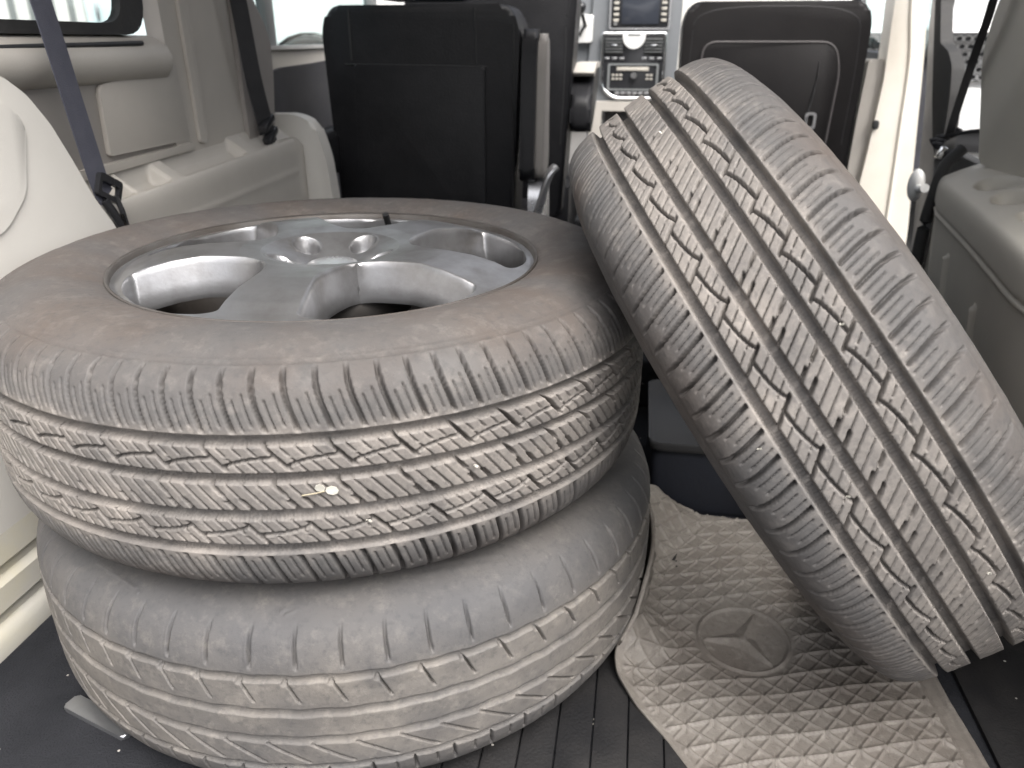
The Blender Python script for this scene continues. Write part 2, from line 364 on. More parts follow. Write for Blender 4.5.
RB = .370; NB = 60; PB = 2 * np.pi * RB / NB
chev = []
def depth_b(u, s, z, r, th):
    """worn summer tread: rounded grooves, smooth ribs with short sipes, plain rounded shoulders"""
    D = np.zeros(np.broadcast(u, s).shape)
    def put(x): np.maximum(D, x, out=D)
    for g, w in ((.052, .0045), (.0145, .0052), (-.0175, .0050), (-.052, .0045)):
        wob = .0006 * np.sin(2 * np.pi * u / PB)
        put(.0066 * sstep(0, 1, vgroove(np.abs(s - g + wob), w, .0030)))
    def line(u0, sa, sb, slope, hw, depth, P, soft=.001):
        lo, hi = min(sa, sb), max(sa, sb)
        d = np.abs(wrap(u - u0 - slope * (s - sa), P)) / math.hypot(1, slope)
        k = sstep(lo - .001, lo + .0015, s) * (1 - sstep(hi - .0015, hi + .001, s))
        put(2.0 * depth * k * vgroove(d, hw, soft))
    line(0, .049, .0265, -.45, .0013, .004, PB)
    line(-.0015, .051, .0455, -.1, .0028, .003, PB, .002)
    line(.4 * PB, -.0225, -.0455, -1.5, .0015, .0038, PB)
    line(.7 * PB, -.0555, -.080, -.1, .0017, .0035, PB)
    line(.25 * PB, -.058, -.075, -.1, .0011, .0025, PB)
    # shoulder sipes: one long with a faint companion
    c = -.05 * (s - .06) + .9 * np.maximum(s - .075, 0) ** 2 * 3
    k = sstep(.060, .066, s) * (1 - sstep(.078, .105, s))
    put(.0062 * k * vgroove(np.abs(wrap(u - c - .01, PB)), .0019, .0014))
    k2 = sstep(.064, .07, s) * (1 - sstep(.076, .098, s))
    fade = .5 + .5 * np.sin(th * 2 + 1.0)
    put(.0016 * k2 * fade * vgroove(np.abs(wrap(u - .4 * c - .0045, PB)), .0013, .001))
    au = np.abs(s)
    D -= .0009 * vgroove(np.abs(au - .118), .0018, .0012)
    D -= .0007 * vgroove(np.abs(r - .262), .0018, .001) * (au > .13)
    # pairs of thin raised styling lines crossing the upper sidewall
    x, y = r * np.cos(th), r * np.sin(th)
    for (x0, y0, x1, y1) in chev:
        vx, vy = x1 - x0, y1 - y0; L = math.hypot(vx, vy)
        t = ((x - x0) * vx + (y - y0) * vy) / L; dd = np.abs((x - x0) * vy - (y - y0) * vx) / L
        D -= .0009 * vgroove(dd, .0018, .0012) * ((t > 0) & (t < L)) * (s > .09)
    nn = lattice_noise(D.shape[0], D.shape[1], 40, 300) - .5
    n2 = lattice_noise(D.shape[0], D.shape[1], 14, 80) - .5
    D += .0003 * nn + .0007 * n2
    return D
HALF_B = [(0, .3702), (.02, .3701), (.035, .3697), (.05, .3692), (.061, .3677), (.072, .3645), (.083, .3588), (.0925, .3495), (.099, .338), (.1035, .325), (.1068, .311), (.1085, .297), (.1082, .283), (.1045, .265), (.0995, .25), (.094, .2405), (.088, .2345)]
INNER_B = [(.08, .2325), (.076, .24), (.08, .26), (.092, .285), (.09, .31), (.078, .335), (.055, .350), (.03, .3535), (0, .354)]

# upper wheel: tyre on alloy rim
WC = Vector((-.3445, .8425, .3375))
wheel = thing('mounted_tyre', 'dusty car wheel with five spoke silver alloy, lying flat on top of the stack', 'wheel', (WC.x, WC.y, WC.z - .118), (0, 0, YAW))
ZA = (([-.2, -.13, -.10, -.064, -.052, .052, .064, .10, .13, .2], [.14, .14, .18, .32, .92, .92, .32, .18, .14, .14]), ([-.2, -.11, -.09, -.07, .07, .09, .11, .2], [.85, .75, .55, .08, .08, .45, .70, .85]))
ZB = (([-.2, -.12, -.06, -.05, .05, .06, .10, .13, .2], [.4, .4, .45, .85, .80, .34, .16, .18, .25]), ([-.2, -.1, -.05, .05, .1, .125, .2], [.5, .3, .3, .25, .15, .5, .8]))
tyre1 = build_tyre('tyre', HALF_A, INNER_A, RA, depth_a, M['tyre'], ZA, wheel); tyre1.location = (0, 0, .118); tyre1.rotation_euler = (0, 0, R(11))

# leaning tyre: the same tread, tipped on its side
ax = Vector((.8027, .0654, .593)).normalized()
t3 = bpy.data.objects.new('tyre', tyre1.data); link(t3)
t3.rotation_mode = 'QUATERNION'; t3.rotation_quaternion = Vector((0, 0, 1)).rotation_difference(ax)
t3.scale = (.96,) * 3; t3.location = (.1963, .8765, .3275)
tag(t3, 'worn tyre tipped on edge at the right, its tread facing out, leaning on the stack', 'tyre')

# bottom tyre of the stack
def cam2loc(x, y): return x, y
chev += [(-.01, -.338, .075, -.295), (-.005, -.341, .08, -.299), (.075, -.295, .185, -.262), (.09, -.300, .19, -.270), (-.21, -.262, -.15, -.305), (-.205, -.268, -.146, -.31)]
tyre2 = build_tyre('tyre', HALF_B, INNER_B, RB, depth_b, M['tyre_b'], ZB); tyre2.location = (-.325, .8303, .1145); tyre2.scale = (.985, .985, 1); tyre2.rotation_euler = (0, 0, YAW)
tag(tyre2, 'worn smooth shouldered tyre lying flat at the bottom of the stack', 'tyre')

# alloy rim ------------------------------------------------------------
def build_rim(parent, z0):
    spoke0 = R(-97); lug0 = R(61)
    rs = np.r_[np.linspace(.020, .090, 72), np.linspace(.0905, .110, 22), np.linspace(.113, .200, 34), np.linspace(.202, .2265, 26), np.linspace(.2275, .2345, 5)]
    nS = 90
    def halfwin(r):
        # half angle of the window gap between spokes
        a, b = .0905, .2265
        x = clip01((r - a) / (b - a)); open_ = (np.clip(1 - (1 - x * 2.3) ** 2, 0, 1) * (x < .435) + (x >= .435)) ** .5
        close = np.clip(1 - ((x - .86) / .14) ** 2, 0, 1) ** .5 * (x > .86) + (x <= .86)
        w = np.radians(21 + 4.5 * x) * open_ * close
        return np.where((r > a) & (r < b), w, 0)
    def height(r, th):
        h = np.interp(r, [.020, .030, .034, .045, .058, .070, .078, .10, .14, .17, .195, .212, .222, .229, .236], [-.012, -.012, -.010, -.005, .001, .006, .0095, .0125, .0135, .0105, .005, -.001, -.004, -.007, -.006])
        for k in range(5):
            a = lug0 + k * 2 * np.pi / 5; d = np.hypot(r * np.cos(th) - .057 * np.cos(a), r * np.sin(th) - .057 * np.sin(a))
            k_ = 1 - sstep(.0140, .0162, d); h = h * (1 - k_) - .018 * k_; h = h + .0010 * np.exp(-((d - .0172) / .0012) ** 2) * (r > .05)
        return h
    V = []; F = []; base = 0; W = []; WF = []; wb = 0
    w = halfwin(rs)
    for k in range(5):
        c = spoke0 + k * 2 * np.pi / 5; half = np.pi / 5
        q = np.linspace(-1, 1, nS); q = np.sign(q) * (1 - (1 - np.abs(q)) ** 1.25)
        th = c + q[None, :] * (half - w)[:, None]; r = np.repeat(rs[:, None], nS, 1)
        z = height(r, th)
        edge = (np.abs(q)[None, :] - .90) / .10 * ((rs > .0905) & (rs < .2265))[:, None]
        z = z - .0045 * clip01(edge) ** 2
        V.append(np.stack([r * np.cos(th), r * np.sin(th), z], -1).reshape(-1, 3)); F.append(gridfaces(len(rs), nS) + base); base += r.size
        # window walls drop from both spoke edges, flaring slightly
        for side, sg in ((0, -1), (-1, 1)):
            idx = np.where(w > 0)[0]; idx = np.r_[idx[0] - 1, idx, idx[-1] + 1]
            rr, tt, zz = rs[idx], th[idx, side], z[idx, side]
            lv = []
            for dpt, fl in ((0, 0), (.003, .0012), (.020, .0035), (.034, .0085), (.040, .007)):
                t2 = tt + sg * fl / np.maximum(rr, .05) * (w[idx] > .02)
                lv.append(np.stack([rr * np.cos(t2), rr * np.sin(t2), zz - dpt * np.interp(rr, [.08, .2, .226], [1, 1, .8])], -1))
            lv = np.stack(lv); W.append(lv.reshape(-1, 3)); ff = gridfaces(lv.shape[0], lv.shape[1]); WF.append((ff if side == 0 else ff[:, ::-1]) + wb); wb += lv.shape[0] * lv.shape[1]
    V = np.concatenate(V + W); F = np.concatenate(F + [f + base for f in WF])
    rim = quick('alloy_rim', V, F, M['alloy'], parent); rim.location = (0, 0, z0)
    # outer lip and barrel
    prof = [(.2335, -.0075), (.2365, -.006), (.2385, -.001), (.2375, .0015), (.2345, -.0005), (.2335, -.008), (.2330, -.016), (.231, -.024), (.224, -.038), (.216, -.060), (.211, -.12), (.213, -.18), (.222, -.198), (.232, -.203)]
    th = np.linspace(0, 2 * np.pi, 180, endpoint=False)
    P = np.array(prof); VV = np.stack([P[:, :1] * np.cos(th), P[:, :1] * np.sin(th), np.repeat(P[:, 1:], 180, 1)], -1).reshape(-1, 3)
    brl = quick('barrel', VV, gridfaces(len(P), 180, wrapc=True), M['alloy_dull'], rim)
    # back of the hub
    hp = np.array([(.0905, -.030), (.0905, -.06), (.05, -.062), (.021, -.062), (.020, -.013)])
    VV = np.stack([hp[:, :1] * np.cos(th), hp[:, :1] * np.sin(th), np.repeat(hp[:, 1:], 180, 1)], -1).reshape(-1, 3)
    quick('hub', VV, gridfaces(len(hp), 180, wrapc=True), M['alloy_dull'], rim)
    cp = np.array([(.0001, -.0075), (.015, -.0077), (.0265, -.0083), (.0285, -.0095), (.0292, -.0116)])
    VV = np.stack([cp[:, :1] * np.cos(th), cp[:, :1] * np.sin(th), np.repeat(cp[:, 1:], 180, 1)], -1).reshape(-1, 3)
    quick('centre_cap', VV, gridfaces(len(cp), 180, wrapc=True), M['silver'], rim)
    a = R(80); d = Vector((math.cos(a), math.sin(a), 0))
    tube('valve_stem', [d * .219 + Vector((0, 0, -.03)), d * .209 + Vector((0, 0, -.014)), d * .2015 + Vector((0, 0, -.002)), d * .196 + Vector((0, 0, .008))], [.0055, .0048, .0045, .0045], M['black'], rim, n=10)
build_rim(wheel, .118 + .1015)

# white petals and crumbs stuck on the treads ------------------------------
def on_tread(ob, phi, s, lift, RR):
    """world point and normal on a tyre's tread: local polar angle phi, axial offset s"""
    Mx = ob.matrix_world if ob.parent is None else None
    rot = (ob.rotation_quaternion.to_matrix() if ob.rotation_mode == 'QUATERNION' else ob.rotation_euler.to_matrix())
    return rot, Vector((math.cos(phi) * (RR + lift), math.sin(phi) * (RR + lift), s))
def petal(label, name, pos, nrm, size, petals=3, stem=True, group=None):
    q = Vector((0, 0, 1)).rotation_difference(Vector(nrm))
    bm = bmesh.new()
    for i in range(petals):
        a = 2.2 * i + .4; L = size * (1 - .15 * i)
        vs = []
        for k in range(9):
            t = k / 8 * 2 * math.pi
            x = L * (.55 + .5 * math.cos(t)); y = L * .38 * math.sin(t)
            z = .0012 + .0022 * (x / max(L, 1e-6)) * (1 + .4 * i)
            vs.append(bm.verts.new((x * math.cos(a) - y * math.sin(a), x * math.sin(a) + y * math.cos(a), z)))
        f = bm.faces.new(vs[:-1])
    e = bmesh.ops.extrude_face_region(bm, geom=list(bm.faces))
    bmesh.ops.translate(bm, vec=(0, 0, -.0007), verts=[v for v in e['geom'] if isinstance(v, bmesh.types.BMVert)])
    if stem:
        t = thing(name, label, 'petal', pos, None, group); t.rotation_mode = 'QUATERNION'; t.rotation_quaternion = q
        finish('petals', bm, M['petal'], t)
        tube('stem', [(0, 0, .0015), (-.006, -.003, .002), (-.016, -.008, .0012)], .0006, M['stem'], t, n=5)
    else:
        o = finish(name, bm, M['petal']); o.location = pos; o.rotation_mode = 'QUATERNION'; o.rotation_quaternion = q
        tag(o, label, 'petal', group)
def cyl_pt(c, r, ang, z): return Vector((c.x + r * math.cos(ang), c.y + r * math.sin(ang), z)), Vector((math.cos(ang), math.sin(ang), 0))
p, n = cyl_pt(WC, .3632, R(-71.3), .342); petal('largest white petal with a dry stem on the upper tyre tread', 'fallen_petal', p, n, .0105, 2, True)
p, n = cyl_pt(WC, .3635, R(-66.4), .3105); petal('tiny white petal bit low on the upper tyre tread, right of the stemmed petal', 'petal_bit', p, n, .0032, 2, False, 'white petal bits')
p, n = cyl_pt(WC, .3635, R(-52), .342); petal('tiny white petal bit near the right side of the upper tyre tread', 'petal_bit', p, n, .0032, 2, False, 'white petal bits')
ROT3 = t3.rotation_quaternion.to_matrix()
def t3_pt(u, s):
    # u: angle round the tyre measured from the side that faces the camera
    cam = Vector((0, 0, .665)) - t3.location; loc = ROT3.inverted() @ cam; a0 = math.atan2(loc.y, loc.x)
    l = Vector((math.cos(a0 + u), math.sin(a0 + u), 0)); return t3.location + ROT3 @ (l * .349 + Vector((0, 0, s * .96))), ROT3 @ l
for u, s, lab in ((.64, .028, 'tiny white crumb near the top of the leaning tyre tread'), (-.02, .034, 'tiny white crumb in the middle of the leaning tyre tread'), (-.72, .004, 'tiny white crumb low on the leaning tyre tread'), (.12, -.066, 'tiny white crumb on the left shoulder of the leaning tyre'), (.30, -.030, 'tiny white crumb on the left scalloped rib of the leaning tyre'),):
    p, n = t3_pt(u, s); petal(lab, 'petal_bit', p, n, .0022, 2, False, 'white petal bits')

# ------------------------------------------------------------------ rubber floor mat
def build_mat():
    ny, nx = 380, 300
    b = np.linspace(.455, 1.03, ny)                       # distance into the van
    # left edge of the mat lying flat (x at each y), and how far it is lifted against the tyre
    yk = [.455, .52, .572, .609, .645, .68, .70, .72, .74, .77, .80, .85, .90, .95, 1.0, 1.03]
    xl = [.145, .112, .087, .063, .032, .010, .006, .014, .012, -.01, -.03, -.03, -.02, .0, .05, .08]
    hl = [0, 0, 0, 0, .005, .014, .024, .044, .066, .086, .096, .103, .107, .104, .07, .02]
    XL = np.interp(b, yk, xl); HL = np.interp(b, yk, hl)
    ker = np.ones(9) / 9
    XL = np.convolve(np.pad(XL, 4, 'edge'), ker, 'valid'); HL = np.convolve(np.pad(HL, 4, 'edge'), ker, 'valid')
    XR = np.interp(b, [.455, .62, .73, 1.03], [.384, .376, .369, .352])
    a = np.linspace(0, 1, nx) ** 1.05
    X = XL[:, None] + (XR - XL)[:, None] * a[None, :]; Y = np.repeat(b[:, None], nx, 1)
    d = X - XL[:, None]                                   # distance from the left edge
    wd = np.maximum(.02, HL * .55 + .035)[:, None]
    t = clip01(1 - d / wd)
    Z = HL[:, None] * (t ** 1.35) + .003 + .0035 * np.sin(X * 17 + Y * 9) ** 2 * sstep(0, .08, d) + .002 * np.sin(Y * 31 + 1) * sstep(0, .05, d)
    Xs = X + (HL * .55)[:, None] * t ** 2 * .0            # the flap stands up close to the tyre
    # keep the flap outside the bottom tyre
    cx, cy = -.325, .8303
    rad = np.hypot(Xs - cx, Y - cy); prof = np.interp(Z, [0, .008, .02, .035, .06, .10], [.290, .306, .336, .353, .362, .366]) + .004
    push = np.maximum(0, prof - rad); k = push / np.maximum(rad, 1e-6)
    Xs = Xs + (Xs - cx) * k; Y2 = Y + (Y - cy) * k * .4
    # relief: sheared lattice of ridges with diagonals, plain border, round badge with a three pointed star
    c = .0285; p = X / c; q = (Y - .30 * X) / c
    fp = np.abs(p - np.round(p)) * c; fq = np.abs(q - np.round(q)) * c
    pf, qf = p - np.floor(p), q - np.floor(q)
    d1 = np.abs(pf - qf) * c * .7; d2 = np.abs(pf + qf - 1) * c * .7
    h = .0032 * vgroove(fq, .0021, .0016)
    h = np.maximum(h, .0024 * vgroove(d1, .0018, .0014)); h = np.maximum(h, .0024 * vgroove(d2, .0018, .0014))
    h = h - .0014 * vgroove(fp, .0014, .001) * (np.abs(qf - .5) > .22)
    h = h + .0009 * vgroove(fq, .009, .008)
    ex, ey = .159, .768; dx, dy = X - ex, Y - ey; rr = np.hypot(dx, dy); an = np.arctan2(dy, dx)
    calm = sstep(.056, .066, rr)
    side = sstep(.006, .014, np.minimum(d, XR[:, None] - X)) * sstep(.020, .024, XR[:, None] - X)
    h = h * calm * side
    h = h + .0030 * vgroove(np.abs(rr - .0525), .0028, .002)
    star = np.zeros_like(h)
    for ang in (R(180 + 9), R(58 + 9), R(-62 + 9)):
        lx = dx * np.cos(ang) + dy * np.sin(ang); ly = -dx * np.sin(ang) + dy * np.cos(ang)
        wdt = .0150 * (1 - lx / .050); on = (lx > -.004) & (lx < .050)
        star = np.maximum(star, .0050 * on * clip01(1 - np.abs(ly) / np.maximum(wdt, 1e-4)))
    h = h + star * (rr < .051)
    h = h + .0025 * (1 - sstep(.004, .009, XR[:, None] - X)) - .0014 * vgroove(np.abs(XR[:, None] - X - .0205), .0015, .001)
    h = h + .0008 * (lattice_noise(ny, nx, 60, 60) - .5)
    P = np.stack([Xs, Y2, Z], -1)
    gu = np.gradient(P, axis=1); gv = np.gradient(P, axis=0); N = np.cross(gu, gv); N /= np.linalg.norm(N, axis=-1, keepdims=True) + 1e-9
    top = P + N * (h + .0045)[..., None]; bot = P - N * .0005
    bot[..., 2] = np.maximum(bot[..., 2], .0015)
    V = np.concatenate([top.reshape(-1, 3), bot.reshape(-1, 3)]); n = ny * nx
    F = [gridfaces(ny, nx), gridfaces(ny, nx)[:, ::-1] + n]
    idx = np.arange(n).reshape(ny, nx)
    for e in (idx[0], idx[:, -1], idx[-1, ::-1], idx[::-1, 0]):
        F.append(np.stack([e[1:], e[:-1], e[:-1] + n, e[1:] + n], -1))
    o = quick('floor_mat', V, np.concatenate(F), M['mat'])
    tag(o, 'dirty grey brown ridged rubber mat with round star badge under the leaning tyre', 'floor mat')
build_mat()

# ------------------------------------------------------------------ van floor and shell
def build_floor():
    # ribbed vinyl load floor, one sheet
    o = box('floor', (-.02, 1.35, -.03), (1.76, 4.0, .06), M['carpet'], bev=.004); struct(o)
    return o
build_floor()
# ribbed vinyl strip seen between the bottom tyre and the mat
bm = bmesh.new()
for i in range(8):
    box_bm(bm, (-.175 + i * .0365, .62, .003), (.0352, .74, .006), .0018, 2)
o = finish('floor_liner', bm, M['vinyl']); struct(o)
o = prism('floor_panel', rounded([(.392, .22), (.50, .22), (.49, .98), (.392, .98)], .01), 'xy', .0005, .006, M['vinyl'], None, .002); struct(o)
lt = prism('latch_plate', rounded([(-.580, .549), (-.49, .521), (-.485, .540), (-.575, .568)], .004), 'xy', 0, .006, M['steel'], None, .002)
tag(lt, 'pale metal latch plate set in the dark carpet beside the bottom tyre', 'latch plate')
# bin behind the mat
sb = thing('storage_bin', 'low dark navy bin standing behind the floor mat in the shade', 'storage bin', (.16, 1.12, 0))
prism('bin_body', rounded([(-.115, -.07), (.24, -.07), (.24, .16), (-.115, .16)], .015), 'xy', 0, .105, M['bin'], sb, .006)
prism('bin_lid', rounded([(-.12, -.075), (.245, -.075), (.245, .165), (-.12, .165)], .015), 'xy', .107, .121, M['black'], sb, .004)
st = prism('floor_step', [(-.75, 1.42), (.62, 1.42), (.62, 2.7), (-.75, 2.7)], 'xy', .001, .10, M['carpet'], None, .01); struct(st)


# unseen headliner, cut to a partial panel that holds back light from above
o = box('roof', (-.05, 1.19, 1.20), (1.9, 1.14, .05), M['headliner'], bev=.02); struct(o)

# ------------------------------------------------------------------ left side trim
lt_ = thing('side_trim', 'beige plastic side trim with shelf, window and ribbed sill left of the stacked tyres', 'trim panel', (-.80, .9, 0))
def L(name, *a, **k):
    o = a[0]; return o
def child(o, root):
    o.parent = root; o.matrix_parent_inverse = Matrix.Translation(-Vector(root.location)) if root.rotation_euler == root.rotation_euler else Matrix(); return o
def add(root, o): return child(o, root)
# foreground bulge
bul = prism('wheel_arch_cover', rounded([(-.1, .1), (1.02, .1), (1.005, .38), (.978, .437), (.953, .471), (.929, .52), (.901, .572), (.872, .608), (.84, .63), (.76, .642), (-.1, .65)], [.02, .04, .03, .01, .01, .01, .01, .01, .01, .01, .02], 3), 'yz', -.86, -.714, M['white_trim'], None, .022, 5); add(lt_, bul)
hatch = prism('access_door', rounded([(.40, .463), (.785, .463), (.832, .500), (.858, .581), (.829, .603), (.40, .615)], [.02, .02, .015, .015, .015, .02]), 'yz', -.716, -.7115, M['white_trim'], None, .0018, 2); add(lt_, hatch)
# sill ribs
bm = bmesh.new()
pr = [(-.90, 0), (-.700, 0), (-.700, .018), (-.706, .030), (-.712, .034), (-.712, .044), (-.706, .050), (-.708, .078), (-.716, .086), (-.716, .095), (-.711, .101), (-.714, .134), (-.722, .141), (-.722, .150), (-.717, .156), (-.722, .19), (-.735, .20), (-.735, .24), (-.90, .24)]
prism_bm(bm, pr, 'xz', -.1, 1.45)
add(lt_, finish('ribbed_sill', bm, M['sill'], ang=30))
# shelf with compartments: height field across the van side
def left_shelf():
    ny, nx = 200, 60
    y = np.linspace(1.0, 1.68, ny); c = [(-.748, .20), (-.746, .36), (-.745, .385), (-.7435, .392), (-.745, .399), (-.7445, .425), (-.746, .440), (-.750, .449), (-.757, .4535), (-.80, .482), (-.835, .50)]
    C = catmull(c, .004); nx = len(C); X = np.repeat(C[None, :, 0], ny, 0); Z = np.repeat(C[None, :, 1], ny, 0); Y = np.repeat(y[:, None], nx, 1)
    Z = Z + .02 * (Y - 1.0) / .66 * sstep(.35, .43, Z)
    def pocket(ya, yb, xa, xb, dp):
        return dp * sstep(ya - .006, ya + .006, Y) * (1 - sstep(yb - .006, yb + .006, Y)) * sstep(xa - .004, xa + .004, X) * (1 - sstep(xb - .004, xb + .004, X))
    Z = Z - pocket(1.02, 1.10, -.795, -.757, .034) - pocket(1.115, 1.20, -.795, -.757, .030) - pocket(1.24, 1.47, -.796, -.758, .022) - pocket(1.52, 1.60, -.79, -.76, .012)
    return quick('storage_shelf', np.stack([X, Y, Z], -1).reshape(-1, 3), gridfaces(ny, nx), M['beige'])
add(lt_, left_shelf())
# end of the shelf, rounded pale moulding facing the tailgate
e1 = prism('shelf_end', rounded([(-.90, .02), (-.695, .02), (-.693, .33), (-.702, .43), (-.722, .497), (-.765, .517), (-.90, .517)], [0, .01, .02, .03, .04, .04, 0]), 'xz', 1.735, 1.780, M['white_trim'], None, .018, 4); add(lt_, e1)
e2 = prism('shelf_side', rounded([(1.60, .02), (1.76, .02), (1.76, .43), (1.70, .475), (1.60, .475)], [.01, .01, .03, .03, .01]), 'yz', -.90, -.752, M['beige'], None, .01); add(lt_, e2)
# wall behind the shelf
w1 = prism('quarter_panel', [(-.1, .40), (1.34, .40), (1.34, .655), (-.1, .64)], 'yz', -.86, -.802, M['panel_dark'], None, .004); add(lt_, w1)
w2 = prism('panel_face', rounded([(1.115, .505), (1.345, .505), (1.335, .63), (1.119, .606)], [.004, .01, .01, .012]), 'yz', -.8015, -.794, M['greige'], None, .004); add(lt_, w2)
w2b = prism('ledge_strip', rounded([(.95, .478), (1.345, .488), (1.345, .5), (.95, .492)], .003), 'yz', -.82, -.79, M['greige'], None, .003); add(lt_, w2b)
# overhanging ledge under the window
bm = bmesh.new(); prism_bm(bm, [(-.90, .605), (-.806, .605), (-.790, .612), (-.779, .626), (-.777, .643), (-.784, .657), (-.800, .668), (-.815, .6745), (-.90, .6745)], 'xz', -.1, 1.30)
add(lt_, finish('window_ledge', bm, M['beige'], ang=50))
tb = tube('belt_slot', smooth_path([(-.789, .90, .657), (-.788, 1.0, .659), (-.787, 1.10, .6605), (-.787, 1.235, .663)], 4), .0042, M['black'], None, n=6); add(lt_, tb)
# quarter window: rubber frame and pane
def rrect(y0, z0, y1, z1, r, seg=6): return rounded([(y0, z0), (y1, z0), (y1, z1), (y0, z1)], r, seg)
bm = bmesh.new(); ring_bm(bm, rrect(.30, .6745, 1.283, 1.06, .06), rrect(.335, .691, 1.224, 1.035, .045), 'yz', -.818, -.803)
fr = add(lt_, finish('window_frame', bm, M['rubber'], ang=40))
pn = prism('window_pane', rrect(.335, .691, 1.224, 1.035, .045), 'yz', -.814, -.811, M['glass']); add(lt_, pn)
# C pillar trim
cp = prism('pillar_trim', rounded([(1.30, .48), (1.60, .482), (1.60, 1.18), (1.30, 1.18), (1.318, .65)], [.005, .005, .005, .005, .02]), 'yz', -.828, -.797, M['greige'], None, .012, 4); add(lt_, cp)
cp2 = prism('pillar_ridge', rounded([(1.372, .495), (1.40, .495), (1.395, 1.18), (1.358, 1.18)], .008), 'yz', -.80, -.790, M['greige'], None, .006, 3); add(lt_, cp2)
cp3 = prism('belt_guide', rounded([(1.555, .478), (1.674, .478), (1.70, .60), (1.703, .668), (1.675, .71), (1.64, .745), (1.60, 1.18), (1.55, 1.18)], [.005, .01, .02, .02, .02, .02, .005, .005]), 'yz', -.90, -.788, M['panel_dark'], None, .010, 3); add(lt_, cp3)
for y0, y1, z0, z1, nm in ((-.1, .30, .64, 1.18, 'rear_pillar'), (.30, 1.31, 1.06, 1.18, 'roof_rail')):  # out of view, added for their effect on the light
    add(lt_, prism(nm, [(y0, z0), (y1, z0), (y1, z1), (y0, z1)], 'yz', -.90, -.805, M['beige']))

# left sliding door
ld = thing('sliding_door', 'closed left sliding door with dark panel and clear window beside the near seat', 'door', (-.88, 2.2, 0))
add(ld, prism('door_trim', [(1.62, .0), (2.75, .0), (2.75, .655), (1.62, .645)], 'yz', -.94, -.868, M['beige'], None, .006))
add(ld, prism('door_panel', rounded([(1.66, .0), (2.73, .0), (2.73, .636), (2.30, .622), (2.10, .613), (1.90, .608), (1.83, .598), (1.78, .57), (1.76, .52), (1.75, .3)], [0, 0, .02, .03, .03, .03, .03, .02, .02, .02]), 'yz', -.869, -.858, M['door_dark'], None, .004))
bm = bmesh.new(); prism_bm(bm, rounded([(1.62, .646), (2.75, .652), (2.75, .660), (1.62, .655)], .002), 'yz', -.90, -.860)
add(ld, finish('window_sill', bm, M['silver']))
bm = bmesh.new(); box_bm(bm, (-.905, 1.945, .91), (.025, .045, .51), .004); box_bm(bm, (-.905, 2.74, .91), (.03, .05, .51), .004); box_bm(bm, (-.905, 2.2, 1.15), (.03, 1.1, .05), .004)
add(ld, finish('window_frame', bm, M['siding_dark']))
add(ld, prism('window_pane', [(1.63, .65), (2.72, .65), (2.72, 1.13), (1.63, 1.13)], 'yz', -.912, -.908, M['tinted']))

# seat belts, left
def seat_belt(name, label, pts, wdir, w, m, buckle_at, group=None):
    t = thing(name, label, 'seat belt', pts[-1], None)
    off = -Vector(pts[-1])
    sp = [p + off for p in smooth_path(pts, 5)]
    bm = bmesh.new(); strap_bm(bm, sp, wdir, w, .0016); finish('webbing', bm, m, t)
    return t
b1 = seat_belt('seat_belt', 'wide grey belt hanging across the small rear window at far left', [(-.775, .955, 1.15), (-.757, .956, .85), (-.735, .958, .711), (-.730, .97, .60), (-.727, .985, .49), (-.7255, .992, .468)], (0, .5, -.08), .038, M['belt'], 0)
o_ = Vector((-.7255, .992, .468))
bm = bmesh.new()
rot = Matrix.Rotation(R(-28), 3, 'X')
ring_bm(bm, [(y * 1.0, z) for y, z in rounded([(-.024, -.010), (.024, -.010), (.024, .022), (-.024, .022)], .006)], [(y, z) for y, z in rounded([(-.018, -.003), (.018, -.003), (.018, .012), (-.018, .012)], .004)], 'yz', -.0035, .0035)
bmesh.ops.rotate(bm, cent=(0, 0, 0), matrix=rot, verts=bm.verts); bmesh.ops.translate(bm, vec=(.004, 0, .006), verts=bm.verts)
finish('slide_ring', bm, M['black_shiny'], b1)
bm = bmesh.new(); tube_bm(bm, smooth_path([(.004, -.012, -.002), (.006, -.002, -.02), (.006, .008, -.04), (.004, .018, -.062)], 3), .0062, 8); tube_bm(bm, smooth_path([(.005, .012, .0), (.008, .016, -.022), (.007, .022, -.05)], 3), .004, 8)
finish('buckle', bm, M['black_shiny'], b1)
tube('tongue', [(.009, .012, -.024), (.009, .022, -.058)], .0032, M['chrome'], b1, n=8)
b2 = seat_belt('seat_belt', 'narrow black belt on the left pillar behind the near seat', [(-.765, 1.50, 1.15), (-.763, 1.515, .80), (-.762, 1.528, .736), (-.764, 1.555, .60), (-.766, 1.585, .515), (-.767, 1.592, .49)], (.35, .5, 0), .034, M['belt_black'], 0)
bm = bmesh.new()
box_bm(bm, (.004, -.006, .022), (.02, .055, .016), .005, 2, Matrix.Rotation(R(24), 3, 'X')); box_bm(bm, (.004, .006, -.004), (.02, .05, .016), .005, 2, Matrix.Rotation(R(30), 3, 'X')); box_bm(bm, (.002, .014, -.022), (.016, .03, .030), .005, 2, Matrix.Rotation(R(25), 3, 'X'))
finish('buckle', bm, M['black_shiny'], b2)

